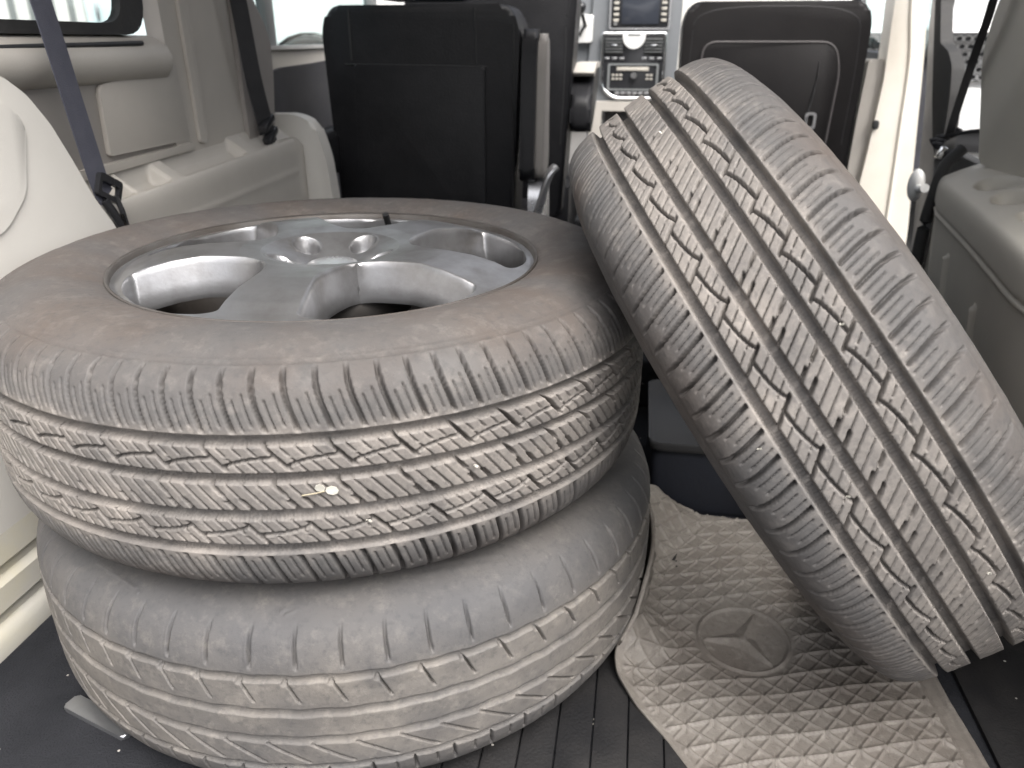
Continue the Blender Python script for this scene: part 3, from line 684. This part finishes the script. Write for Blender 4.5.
# ------------------------------------------------------------------ right side
rt = thing('side_trim', 'grey plastic side trim with rounded shelf and cup hollows right of the leaning tyre', 'trim panel', (.62, 1.2, 0))
def right_shelf():
    ny = 260; y = np.linspace(.45, 1.69, ny)
    C = catmull([(.045, 0), (.03, .12), (.012, .25), (.004, .345), (-.001, .360), (.0035, .366), (-.001, .372), (-.002, .395), (.000, .411), (.005, .420), (.014, .4255), (.05, .441), (.085, .452), (.12, .456), (.30, .460)], .004)
    nx = len(C); ex = np.interp(y, [.45, .8, 1.012, 1.305, 1.534, 1.662, 1.69], [.50, .495, .475, .524, .557, .575, .60])
    ex = np.convolve(np.pad(ex, 12, 'edge'), np.ones(25) / 25, 'valid')
    X = ex[:, None] + C[None, :, 0]; Z = np.repeat(C[None, :, 1], ny, 0); Y = np.repeat(y[:, None], nx, 1)
    for cy, cx, a, b in ((1.47, .608, .030, .055), (1.34, .588, .030, .055), (1.20, .57, .030, .05)):
        q = np.hypot((X - cx) / a, (Y - cy) / b); Z = Z - .030 * (1 - sstep(.75, 1.05, q)) * (Z > .425)
    for cy, z0, z1 in ((1.467, .19, .318), (1.232, .14, .296)):
        k = sstep(z0, z0 + .01, Z) * (1 - sstep(z1 - .004, z1, Z)) * vgroove(np.abs(Y - cy), .011, .006) * (Z < .35)
        X = X - .009 * k
    return quick('storage_shelf', np.stack([X, Y, Z], -1).reshape(-1, 3), gridfaces(ny, nx)[:, ::-1], M['grey_trim'])
add(rt, right_shelf())
add(rt, prism('pillar_trim', rounded([(1.05, .44), (1.66, .452), (1.695, .52), (1.757, .635), (1.75, .70), (1.727, .75), (1.70, 1.18), (1.05, 1.18)], [.005, .01, .02, .03, .03, .03, 0, 0]), 'yz', .642, .90, M['grey_trim'], None, .012, 4))
add(rt, prism('panel_end', [(.60, 0), (.86, 0), (.86, .455), (.70, .46), (.60, .36)], 'xz', 1.68, 1.70, M['grey_trim'], None, .004))
add(rt, prism('upper_trim', [(-.1, .465), (1.19, .465), (1.19, .68), (-.1, .68)], 'yz', .70, .90, M['grey_trim'], None, .006))
bm = bmesh.new(); ring_bm(bm, rrect(.15, .682, 1.19, 1.10, .06), rrect(.19, .70, 1.15, 1.07, .045), 'yz', .80, .86)
add(rt, finish('window_frame', bm, M['rubber'], ang=40))
add(rt, prism('window_pane', rrect(.19, .70, 1.15, 1.07, .045), 'yz', .841, .846, M['glass']))
add(rt, prism('rear_pillar', [(-.1, .682), (.15, .682), (.15, 1.18), (-.1, 1.18)], 'yz', .80, .90, M['grey_trim'], None, .004))
# right belt
b3 = seat_belt('seat_belt', 'black belt slanting down across the open right doorway', [(.60, 1.66, 1.12), (.612, 1.70, .85), (.615, 1.69, .735), (.62, 1.735, .64), (.632, 1.80, .535), (.640, 1.835, .485)], (.75, .45, 0), .021, M['belt_black'], 0)
bm = bmesh.new()
for k in range(9):
    a = .7 * k; tube_bm(bm, smooth_path([(.01 * math.cos(a), .012 * math.sin(a) - .01, .012 - .008 * k), (.028 * math.cos(a + .8), .02 * math.sin(a), .006 - .006 * k), (.012 * math.cos(a + 2), .014, -.012 - .007 * k)], 3), .0048, 6)
tube_bm(bm, smooth_path([(-.005, 0, .0), (.03, -.04, .012), (.055, -.07, .018)], 3), .0045, 6)
finish('bunched_webbing', bm, M['belt_black'], b3)
bm = bmesh.new(); box_bm(bm, (-.012, -.008, -.034), (.016, .020, .026), .004, 2, Matrix.Rotation(R(20), 3, 'Y')); finish('buckle', bm, M['chrome'], b3)

# B pillar by the open doorway
bp = thing('door_pillar', 'bright cream door pillar beside the dark front seat', 'pillar', (.72, 2.3, 0))
def smp(pts): return [(p.x, p.y) for p in smooth_path([Vector((a, b, 0)) for a, b in pts], 5)]
rt_edge = smp([(2.36, 1.18), (2.306, .76), (2.262, .64), (2.209, .53), (2.15, .36), (2.10, .21), (2.06, .0)])
add(bp, prism('pillar_body', [(.64, 0), (.638, .267), (.646, .38), (.655, .568), (.647, .767), (.62, 1.18), (.69, 1.18)] + smp([(.73, .766), (.749, .619), (.762, .49), (.781, .299), (.798, .14), (.80, 0)]), 'xz', 2.45, 2.54, M['cream'], None, .010, 4))
add(bp, tube('pillar_fold', smooth_path([(.675, 2.449, 1.0), (.69, 2.449, .766), (.713, 2.449, .619), (.722, 2.449, .436), (.731, 2.449, .241), (.739, 2.449, .02)], 6), .006, M['cream'], None, n=8))
add(bp, prism('inner_trim', rounded([(.60, 0), (.66, 0), (.67, .55), (.655, .62), (.612, .62), (.606, .45)], .01), 'xz', 2.47, 2.56, M['greige'], None, .008, 3))
ed2 = smp([(2.33, 1.18), (2.287, .759), (2.213, .624), (2.162, .534), (2.115, .468), (2.068, .357), (2.06, .206), (2.06, 0)])
LOCK = [(2.335, 1.18), (2.287, .759), (2.213, .624), (2.162, .534), (2.098, .44), (2.05, .40), (2.03, .44), (2.037, .483), (2.049, .552), (2.075, .614), (2.12, .645), (2.185, .662), (2.242, .757), (2.29, 1.18)]
add(bp, prism('edge_strip', [(a + .025, b) for a, b in rt_edge[:]] + [(a, b) for a, b in ed2[::-1]], 'yz', .705, .722, M['steel'], None, .004))
add(bp, prism('door_sill', [(1.69, 0), (2.10, 0), (2.10, .43), (1.69, .41)], 'yz', .73, .76, M['rubber'], None, .004))
add(rt, tube('door_seal', smooth_path([(.63, 1.72, .47), (.60, 1.705, .44), (.588, 1.70, .38), (.582, 1.70, .30), (.585, 1.70, .18), (.595, 1.70, .0)], 6), .012, M['rubber'], None, n=10))
seal2 = prism('lock_cover', rounded(LOCK, .012), 'yz', .698, .726, M['rubber'], None, .006, 3); add(bp, seal2)
add(bp, prism('striker', rounded([(.645, .437), (.661, .437), (.661, .462), (.645, .462)], .007), 'xz', 2.440, 2.451, M['black'], None, .002))
bc = thing('plastic_clip', 'small white plastic clip on the steel pillar edge', 'clip', (.662, 2.043, .348))
bm = bmesh.new(); bmesh.ops.create_uvsphere(bm, u_segments=16, v_segments=10, radius=.026); bmesh.ops.scale(bm, vec=(.7, 1.0, 1.5), verts=bm.verts); finish('clip_head', bm, M['white_plastic'], bc)
tube('clip_pin', [(0, 0, -.004), (.0, -.045, -.003), (.0, -.065, .004)], [.011, .009, .011], M['white_plastic'], bc, n=8)

# ------------------------------------------------------------------ seats
def seat_body(bm, x0, x1, z0, z1, y0, y1, taper, r, bev):
    poly = rounded([(x0 + taper, z0), (x1 - taper, z0), (x1, z1 - .05), (x1 - .02, z1), (x0 + .02, z1), (x0, z1 - .05)], [.02, .02, .04, r, r, .04], 6)
    prism_bm(bm, poly, 'xz', y0, y1, bev, 5)
def offset(root, o): return add(root, o)
s1 = thing('captain_chair', 'nearest black leather car seat, left, with an upright armrest', 'car seat', (-.52, 1.95, .10), None, 'black leather car seats')
bm = bmesh.new(); seat_body(bm, -.752, -.284, .20, .742, 1.905, 2.06, .018, .035, .028); add(s1, finish('backrest', bm, M['leather'], ang=60))
bm = bmesh.new(); prism_bm(bm, rounded([(-.690, .20), (-.366, .20), (-.364, .613), (-.678, .617)], .008), 'xz', 1.897, 1.91, .005, 3); add(s1, finish('back_panel', bm, M['leather']))
bm = bmesh.new()
for pts in ([(-.684, 1.9045, .625), (-.684, 1.9045, .735)], [(-.385, 1.9045, .620), (-.387, 1.9045, .735)], [(-.300, 1.905, .21), (-.298, 1.9045, .70)], [(-.70, 1.9045, .616), (-.36, 1.9045, .612)]):
    tube_bm(bm, smooth_path(pts + [], 6), .0022, 6)
add(s1, finish('seams', bm, M['black']))
add(s1, prism('cushion', rounded([(1.94, .12), (2.40, .12), (2.40, .24), (1.94, .27)], .03), 'yz', -.74, -.30, M['leather'], None, .03, 4))
add(s1, prism('headrest', rounded([(-.64, .752), (-.40, .752), (-.41, .92), (-.63, .92)], .04), 'xz', 1.92, 2.03, M['leather'], None, .03, 4))
add(s1, box('seat_base', (-.52, 2.1, .06), (.40, .42, .12), M['black'], None, .01))
arm = prism('armrest', rounded([(1.86, .372), (1.90, .354), (1.99, .360), (2.0, .43), (1.985, .66), (1.96, .694), (1.92, .690), (1.90, .64)], .018), 'yz', -.279, -.244, M['leather'], None, .010, 3); add(s1, arm)
ac = prism('armrest_shell', rounded([(1.868, .376), (1.90, .362), (1.98, .368), (1.99, .43), (1.975, .65), (1.955, .684), (1.925, .68), (1.908, .63)], .018), 'yz', -.2435, -.223, M['panel_dark'], None, .008, 3); add(s1, ac)
add(s1, box('left_armrest', (-.766, 1.93, .415), (.068, .20, .108), M['leather'], None, .022, 4))
add(s1, prism('recliner_cover', rounded([(1.88, .16), (2.05, .16), (2.03, .36), (1.93, .385), (1.90, .33)], .02), 'yz', -.262, -.225, M['silver'], None, .010, 3))
add(s1, tube('release_handle', smooth_path([(-.245, 1.90, .255), (-.226, 1.89, .32), (-.210, 1.89, .375), (-.196, 1.90, .392)], 5), .0135, M['silver'], None, n=10, flat=.7))

s2 = thing('captain_chair', 'driver seat of black leather mostly hidden behind the nearest seat', 'car seat', (-.42, 2.35, .10), None, 'black leather car seats')
bm = bmesh.new(); seat_body(bm, -.655, -.186, .20, .83, 2.27, 2.42, .03, .08, .045); add(s2, finish('backrest', bm, M['leather'], ang=60))
add(s2, prism('headrest', rounded([(-.56, .84), (-.28, .84), (-.30, 1.02), (-.54, 1.02)], .05), 'xz', 2.29, 2.39, M['leather'], None, .03, 4))
add(s2, prism('cushion', rounded([(2.34, .12), (2.85, .12), (2.85, .27), (2.34, .30)], .03), 'yz', -.66, -.20, M['leather'], None, .03, 4))
bm = bmesh.new(); tube_bm(bm, smooth_path([(-.60, 2.272, .80), (-.24, 2.272, .79), (-.215, 2.272, .70), (-.222, 2.272, .40)], 6), .003, 6); add(s2, finish('seams', bm, M['black']))
add(s2, prism('armrest', rounded([(2.26, .435), (2.33, .43), (2.62, .545), (2.60, .592), (2.40, .59), (2.27, .52)], .025), 'yz', -.198, -.140, M['leather'], None, .016, 4))
add(s2, prism('armrest_glare_top', rounded([(2.33, .575), (2.42, .594), (2.61, .594), (2.60, .609), (2.42, .61), (2.32, .588)], .006), 'yz', -.196, -.138, M['greige'], None, .005, 3))  # armrest top, its glare put into a paler colour
add(s2, box('seat_base', (-.42, 2.55, .11), (.40, .42, .10), M['black'], None, .01))

s3 = thing('captain_chair', 'front passenger seat with piped map pocket behind the leaning tyre', 'car seat', (.35, 2.45, .10), None, 'black leather car seats')
bm = bmesh.new(); seat_body(bm, .095, .588, .20, .765, 2.40, 2.56, .01, .075, .045); add(s3, finish('backrest', bm, M['leather_b'], ang=60))
bm = bmesh.new(); poly = rounded([(.185, .22), (.505, .22), (.522, .594), (.500, .664), (.155, .664), (.150, .58)], [.02, .02, .04, .035, .035, .03]); prism_bm(bm, poly, 'xz', 2.392, 2.405, .004, 3); add(s3, finish('map_pocket', bm, M['leather_b']))
add(s3, tube('pocket_piping', [(x, 2.393, z) for x, z in poly], .003, M['panel_piping'], None, n=8, closed=True, up=(0, 1, 0)))
add(s3, tube('pocket_slit', smooth_path([(.466, 2.391, .615), (.462, 2.3905, .54), (.452, 2.391, .47), (.446, 2.391, .43)], 4), [.0012] * 4 + [.003] * 4 + [.006] * 5, M['black'], None, n=6))
bm = bmesh.new(); ring_bm(bm, rrect(.448, .440, .478, .485, .01), rrect(.455, .447, .471, .478, .006), 'xz', 2.386, 2.392); add(s3, finish('pocket_latch', bm, M['silver']))
bm = bmesh.new(); tube_bm(bm, smooth_path([(.125, 2.402, .40), (.122, 2.402, .65), (.15, 2.402, .735), (.35, 2.402, .752), (.53, 2.402, .735), (.562, 2.402, .65), (.558, 2.402, .40)], 6), .0025, 6); add(s3, finish('seams', bm, M['black']))
add(s3, prism('headrest', rounded([(.22, .775), (.47, .775), (.45, .95), (.24, .95)], .05), 'xz', 2.42, 2.52, M['leather_b'], None, .03, 4))
add(s3, prism('cushion', rounded([(2.48, .12), (2.95, .12), (2.95, .27), (2.48, .30)], .03), 'yz', .11, .57, M['leather_b'], None, .03, 4))
add(s3, box('seat_base', (.34, 2.7, .11), (.40, .42, .10), M['black'], None, .01))

# ------------------------------------------------------------------ dashboard
db = thing('dashboard', 'dashboard centre stack with chrome trim, clock, radio and screen between the front seats', 'dashboard', (-.04, 3.2, .3))
add(db, prism('dash_body', rounded([(3.16, .42), (3.6, .42), (3.75, .94), (3.35, .945), (3.20, .88), (3.17, .7)], .03), 'yz', -.80, .60, M['white_trim'], None, .02, 3))
add(db, prism('centre_stack', rounded([(-.20, .30), (.105, .30), (.112, .50), (.118, .88), (-.195, .88), (-.212, .50)], .02), 'xz', 3.11, 3.3, M['stack'], None, .012, 4))
add(db, prism('dash_panel', rounded([(-.40, .42), (-.215, .42), (-.20, .88), (-.40, .90)], .02), 'xz', 3.125, 3.2, M['stack'], None, .012, 3))
# lower bezel
bz = rounded([(-.160, .692), (.066, .692), (.068, .515), (.040, .474), (-.113, .473), (-.157, .512)], [.008, .008, .02, .03, .03, .02], 6)
add(db, prism('control_panel', bz, 'xz', 3.098, 3.112, M['black_shiny'], None, .002))
add(db, tube('chrome_bezel', [(x, 3.097, z) for x, z in bz], .0058, M['chrome'], None, n=8, closed=True, up=(0, 1, 0)))
for x0, x1 in ((-.150, -.083), (-.010, .058)):
    fr = add(db, prism('air_vent', rrect(x0, .622, x1, .682, .004), 'xz', 3.094, 3.0985, M['black'], None, .001))
    bm = bmesh.new()
    for k in range(5): box_bm(bm, ((x0 + x1) / 2, 3.092, .631 + k * .0105), (x1 - x0 - .004, .006, .0022), .0005)
    v = finish('louvres', bm, M['siding_dark']); v.parent = fr; v.matrix_parent_inverse = Matrix.Identity(4)
    bm = bmesh.new(); box_bm(bm, ((x0 + x1) / 2, 3.089, .652), (.022, .006, .007), .002); v = finish('vent_tab', bm, M['chrome']); v.parent = fr
clk = [(-.046 + .040 * math.cos(a), .683 - .042 * math.sin(a) * 1.0) for a in np.linspace(0, math.pi, 20)]
add(db, prism('clock', clk + [(-.086, .694), (-.006, .694)][::1], 'xz', 3.083, 3.097, M['white_plastic'], None, .003))
bm = bmesh.new(); box_bm(bm, (-.046, 3.0825, .688), (.044, .002, .007), .0005); add(db, finish('clock_hands', bm, M['siding_dark']))
for k in range(8):
    if k != 3 and k != 4: add(db, box('switch', (-.140 + k * .0268, 3.0965, .609), (.017, .004, .008), M['silver'], None, .001))
bm = bmesh.new(); ring_bm(bm, rrect(-.135, .500, .048, .592, .006), rrect(-.128, .506, .041, .586, .005), 'xz', 3.0945, 3.0985)
rad = add(db, finish('radio', bm, M['siding_dark']))
bm = bmesh.new()
box_bm(bm, (-.045, 3.096, .574), (.115, .004, .012), .001)
for k in range(5):
    for j in range(2):
        box_bm(bm, (-.115 + k * .014 if k < 3 else -.005 + (k - 2) * .014, 3.096, .553 - j * .013), (.010, .003, .006), .001)
add(db, finish('radio_buttons', bm, M['grey_trim']))
bm = bmesh.new(); bmesh.ops.create_cone(bm, cap_ends=True, segments=28, radius1=.0125, radius2=.0115, depth=.018); bmesh.ops.rotate(bm, cent=(0, 0, 0), matrix=Matrix.Rotation(R(90), 3, 'X'), verts=bm.verts); bmesh.ops.translate(bm, vec=(-.039, 3.089, .552), verts=bm.verts)
add(db, finish('radio_knob', bm, M['chrome']))
bm = bmesh.new()
for k in range(6): box_bm(bm, (-.098 + k * .0215, 3.0965, .491), (.017, .004, .008), .001)
add(db, finish('climate_buttons', bm, M['silver']))
# screen
add(db, prism('screen_unit', rrect(-.134, .708, .073, .87, .008), 'xz', 3.097, 3.115, M['black_shiny'], None, .003))
sc = add(db, prism('screen', rrect(-.095, .722, .036, .83, .004), 'xz', 3.0935, 3.0975, M['screen'], None, .001))
bm = bmesh.new(); ring_bm(bm, rrect(-.138, .704, .077, .874, .010), rrect(-.132, .710, .071, .868, .007), 'xz', 3.093, 3.0985); add(db, finish('screen_frame', bm, M['silver']))
for sx in (-.114, .054):
    for k in range(6): add(db, box('screen_button', (sx, 3.0955, .735 + k * .0185), (.018, .004, .009), M['grey_trim'], None, .001))
bm = bmesh.new(); bmesh.ops.create_cone(bm, cap_ends=True, segments=20, radius1=.0075, radius2=.007, depth=.01); bmesh.ops.rotate(bm, cent=(0, 0, 0), matrix=Matrix.Rotation(R(90), 3, 'X'), verts=bm.verts); bmesh.ops.translate(bm, vec=(-.115, 3.092, .724), verts=bm.verts)
add(db, finish('volume_knob', bm, M['chrome']))
# cubby under the stack
bm = bmesh.new(); ring_bm(bm, rrect(-.195, .30, .10, .462, .01), rrect(-.150, .34, .085, .43, .006), 'xz', 3.07, 3.112); add(db, finish('cubby_surround', bm, M['beige']))
add(db, box('cubby', (-.03, 3.105, .385), (.22, .006, .085), M['black'], None, .001))
# gear selector plate
add(db, prism('gear_plate', rounded([(-.262, .662), (-.196, .662), (-.194, .752), (-.256, .760)], .008), 'xz', 3.085, 3.105, M['white_plastic'], None, .004))
add(db, tube('gear_slot', smooth_path([(-.240, 3.083, .685), (-.232, 3.083, .705), (-.218, 3.083, .72)], 3), .005, M['black'], None, n=6))
gk = add(db, tube('gear_lever', smooth_path([(-.222, 3.09, .715), (-.228, 3.05, .742), (-.234, 3.02, .768), (-.236, 3.01, .79)], 4), [.007] * 7 + [.012, .017, .019, .019, .016, .008], M['black_shiny'], None, n=10))
# floor console
fc = thing('floor_console', 'pale floor console between the front seats', 'console', (-.07, 2.75, .10))
prism('console_body', rounded([(-.25, 0), (.30, 0), (.28, .22), (.05, .26), (-.22, .24)], .03), 'yz', -.075, .075, M['white_trim'], fc, .015, 3)
prism('console_tray', rounded([(-.05, -.16), (.05, -.16), (.05, .06), (-.05, .06)], .012), 'xy', .252, .266, M['black'], fc, .003)

# front passenger door and windscreen pillars
fd = thing('front_door', 'dark front passenger door with pale handle beyond the cream pillar', 'door', (.80, 3.1, 0))
add(fd, prism('door_panel', rounded([(2.66, 0), (3.75, 0), (3.75, .64), (2.66, .62)], .01), 'yz', .80, .86, M['door_dark'], None, .006))
add(fd, prism('door_pull', rounded([(2.93, .50), (3.12, .515), (3.12, .54), (2.93, .525)], .008), 'yz', .765, .80, M['silver'], None, .006))
add(fd, prism('window_pane', [(2.68, .64), (3.72, .64), (3.72, 1.13), (2.68, 1.13)], 'yz', .83, .834, M['tinted']))
bm = bmesh.new(); box_bm(bm, (.84, 2.66, .89), (.04, .05, .55), .006); box_bm(bm, (.84, 3.2, 1.15), (.04, 1.1, .05), .006)
box_bm(bm, (.84, 3.70, .88), (.05, .05, .55), .01, 2, Matrix.Rotation(R(0), 3, 'X')); add(fd, finish('window_frame', bm, M['black']))
mi = thing('side_mirror', 'pale door mirror outside the front passenger window', 'mirror', (.98, 3.45, .70))
box('mirror_housing', (0, 0, 0), (.18, .09, .13), M['white_car'], mi, .035, 4)
box('mirror_glass', (0, -.047, 0), (.15, .004, .10), M['chrome'], mi, .015, 2)
box('mirror_arm', (-.10, 0, -.04), (.06, .05, .04), M['black'], mi, .012, 2)

# ------------------------------------------------------------------ outside
GZ = -.62
gx = np.r_[np.linspace(-80, -8, 13), np.linspace(-7, 7, 57), np.linspace(8, 80, 13)]; gy = np.r_[np.linspace(-60, -6, 10), np.linspace(-5, 12, 69), np.linspace(14, 110, 20)]
GXX, GYY = np.meshgrid(gx, gy)
def ground_z(x, y):
    dd = np.maximum(np.abs(x) - 1.0, np.maximum(y - 5.0, -8 - y)); return GZ + np.where(np.asarray(x) < 0, .68, .40) * sstep(.2, 2.6, np.maximum(dd, 0)) * sstep(-1, 2.5, y)
g = quick('ground', np.stack([GXX, GYY, ground_z(GXX, GYY)], -1).reshape(-1, 3), gridfaces(len(gy), len(gx)), M['asphalt']); struct(g)
def build_car(label, loc, rz, paint, tall, grille, group=None):
    t = thing('parked_car', label, 'car', loc, (0, 0, rz), group)
    h = tall; L2, W2 = 2.25, .90
    side = [(-L2, .30), (-L2 + .05, .62 * h), (-L2 + .25, .86 * h), (-L2 + 1.1, .97 * h), (-L2 + 1.75, 1.42 * h), (L2 - 1.1, 1.46 * h), (L2 - .35, 1.0 * h), (L2, .95 * h), (L2, .30)]
    # body profile with wheel arches cut in the lower edge
    lower = []
    for wy in (1.35, -1.40):
        lower.append([(wy + .40 * math.cos(a), .32 + .40 * math.sin(a) if math.sin(a) > 0 else .30) for a in np.linspace(0, math.pi, 12)])
    poly = [(-L2, .30)] + [p for p in side[1:-1]] + [(L2, .30)]
    poly = rounded(poly, .06, 3) + lower[0] + lower[1]
    bm = bmesh.new(); prism_bm(bm, poly, 'yz', -W2, W2, .06, 4); body = finish('body', bm, paint, t, ang=50)
    for sx in (-1, 1):
        prism('side_window', rounded([(-L2 + 1.30, .99 * h), (-L2 + 1.82, 1.36 * h), (L2 - 1.2, 1.39 * h), (L2 - .62, 1.02 * h)], .04), 'yz', sx * W2 - .006, sx * W2 + .006, M['black_shiny'], t)
    prism('windscreen', rounded([(-.74, 0), (.74, 0), (.66, .60), (-.66, .60)], .04), 'xy', 0, .01, M['black_shiny'], t)
    ws = t.children[-1]; a = math.atan2(.45 * h, .65); ws.rotation_euler = (a, 0, 0); ws.location = (0, -L2 + 1.17, .995 * h + .022)
    for wy in (1.35, -1.40):
        for sx in (-1, 1):
            bm = bmesh.new()
            prof = [(.19, -.09), (.30, -.105), (.325, -.09), (.33, 0), (.325, .09), (.30, .105), (.19, .09)]
            rings = [[bm.verts.new((x, r_ * math.cos(q), r_ * math.sin(q))) for q in np.linspace(0, 2 * math.pi, 32, endpoint=False)] for r_, x in prof]
            for A, B in zip(rings, rings[1:]):
                for k in range(32): bm.faces.new([A[k], A[(k + 1) % 32], B[(k + 1) % 32], B[k]])
            w = finish('wheel', bm, M['rubber'], t); w.location = (sx * (W2 - .10), wy, .33)
            bm = bmesh.new(); bmesh.ops.create_cone(bm, cap_ends=True, segments=28, radius1=.20, radius2=.17, depth=.15); bmesh.ops.rotate(bm, cent=(0, 0, 0), matrix=Matrix.Rotation(R(90), 3, 'Y'), verts=bm.verts)
            finish('hubcap', bm, M['silver'], w)
    yf = -L2 - .012
    if grille:
        gr = prism('grille', rounded([(-.62, .60 * h), (.62, .60 * h), (.66, .80 * h), (-.66, .80 * h)], .05), 'xz', yf + .01, yf + .07, M['black'], t, .01)
        bm = bmesh.new(); cs = .075
        for i in range(30):
            for j in range(6):
                cx = -.61 + i * .0415 + (.0207 if j % 2 else 0); cz = .618 * h + j * .031 * h
                hx = [(cx + .0238 * math.cos(q), cz + .0215 * math.sin(q)) for q in np.linspace(0, 2 * math.pi, 6, endpoint=False) + .52]
                hi = [(cx + .0160 * math.cos(q), cz + .0140 * math.sin(q)) for q in np.linspace(0, 2 * math.pi, 6, endpoint=False) + .52]
                ring_bm(bm, hx, hi, 'xz', yf - .012, yf + .012)
        m_ = finish('grille_mesh', bm, M['chrome']); m_.parent = gr
        bx = prism('bumper', rounded([(-.88, .40 * h), (.88, .40 * h), (.88, .575 * h), (-.88, .575 * h)], .05), 'xz', yf - .09, yf + .10, paint, t, .03, 3)
        prism('lower_intake', rounded([(-.70, .30 * h), (.70, .30 * h), (.66, .385 * h), (-.66, .385 * h)], .03), 'xz', yf - .04, yf + .06, M['black'], t, .01)
    for sx in (-1, 1):
        prism('headlight', rounded([(sx * .70 - .16, .66 * h), (sx * .70 + .16, .68 * h), (sx * .70 + .16, .82 * h), (sx * .70 - .16, .80 * h)], .04), 'xz', yf - .0, yf + .10, M['headlamp'], t, .012)
    return t
build_car('big white vehicle with a chrome honeycomb grille seen through the open right doorway', (2.05, 7.1, float(ground_z(2.05, 7.1))), R(-8), M['white_car'], 1.22, True)
build_car('white car with round wheel arch outside the left sliding door window', (-1.56, 7.34, .05), R(112), M['white_car'], 1.22, False)
bd = thing('building', 'white building with vertical siding and pale door outside the small rear window', 'building', (-7.0, 8.6, -.05), (0, 0, R(39)))
box('wall', (0, 0, 2.0), (9, 3, 4.0), M['siding'], bd, .02)
bm = bmesh.new()
for k in range(52): box_bm(bm, (-4.4 + k * .17, -1.52, 2.0), (.05, .04, 3.9), .008)
finish('siding_ribs', bm, M['siding_dark'], bd)
dr_ = box('door', (1.15, -1.56, 1.1), (1.0, .08, 2.2), M['pale_car'], bd, .01)
h_ = box('handle', (.75, -1.62, 1.0), (.03, .05, .16), M['steel'], bd, .01); h_.parent = dr_
box('roof', (0, 0, 4.1), (9.5, 3.6, .2), M['siding_dark'], bd, .02)

# ------------------------------------------------------------------ camera, light, world
cd = bpy.data.cameras.new('camera'); cam = bpy.data.objects.new('camera', cd); link(cam)
cam.location = (0, 0, .665); cam.rotation_euler = (R(90 - 23.7), 0, YAW)
cd.sensor_width = 36; cd.lens = 780 / 1024 * 36; cd.clip_start = .02; cd.clip_end = 500
cd.dof.use_dof = True; cd.dof.focus_distance = .74; cd.dof.aperture_fstop = 7.5
S.camera = cam
SUN_EL, SUN_AZ = R(58), R(145)     # azimuth of the sun measured clockwise from +Y
w = bpy.data.worlds.new('World'); S.world = w; w.use_nodes = True; nt = w.node_tree
sky = nt.nodes.new('ShaderNodeTexSky'); sky.sky_type = 'NISHITA'; sky.sun_disc = False
sky.sun_elevation = SUN_EL; sky.sun_rotation = SUN_AZ; sky.air_density = .6; sky.dust_density = 6; sky.ozone_density = .3
hs = nt.nodes.new('ShaderNodeHueSaturation'); hs.inputs['Saturation'].default_value = .30
nt.links.new(sky.outputs[0], hs.inputs['Color']); nt.links.new(hs.outputs[0], nt.nodes['Background'].inputs[0])
nt.nodes['Background'].inputs[1].default_value = .15
sd = bpy.data.lights.new('sun', 'SUN'); sun = bpy.data.objects.new('sun', sd); link(sun)
sd.energy = .9; sd.angle = R(55); sd.color = (1, .96, .90)
d = Vector((math.sin(SUN_AZ) * math.cos(SUN_EL), math.cos(SUN_AZ) * math.cos(SUN_EL), math.sin(SUN_EL)))
sun.rotation_euler = d.to_track_quat('Z', 'Y').to_euler(); sun.location = d * 20
S.view_settings.view_transform = 'Standard'; S.view_settings.look = 'None'; S.view_settings.gamma = 1
S.view_settings.exposure = 1.4
S.cycles.use_denoising = True
S.cycles.max_bounces = 10; S.cycles.diffuse_bounces = 5; S.cycles.transparent_max_bounces = 12
S.cycles.caustics_reflective = False; S.cycles.caustics_refractive = False
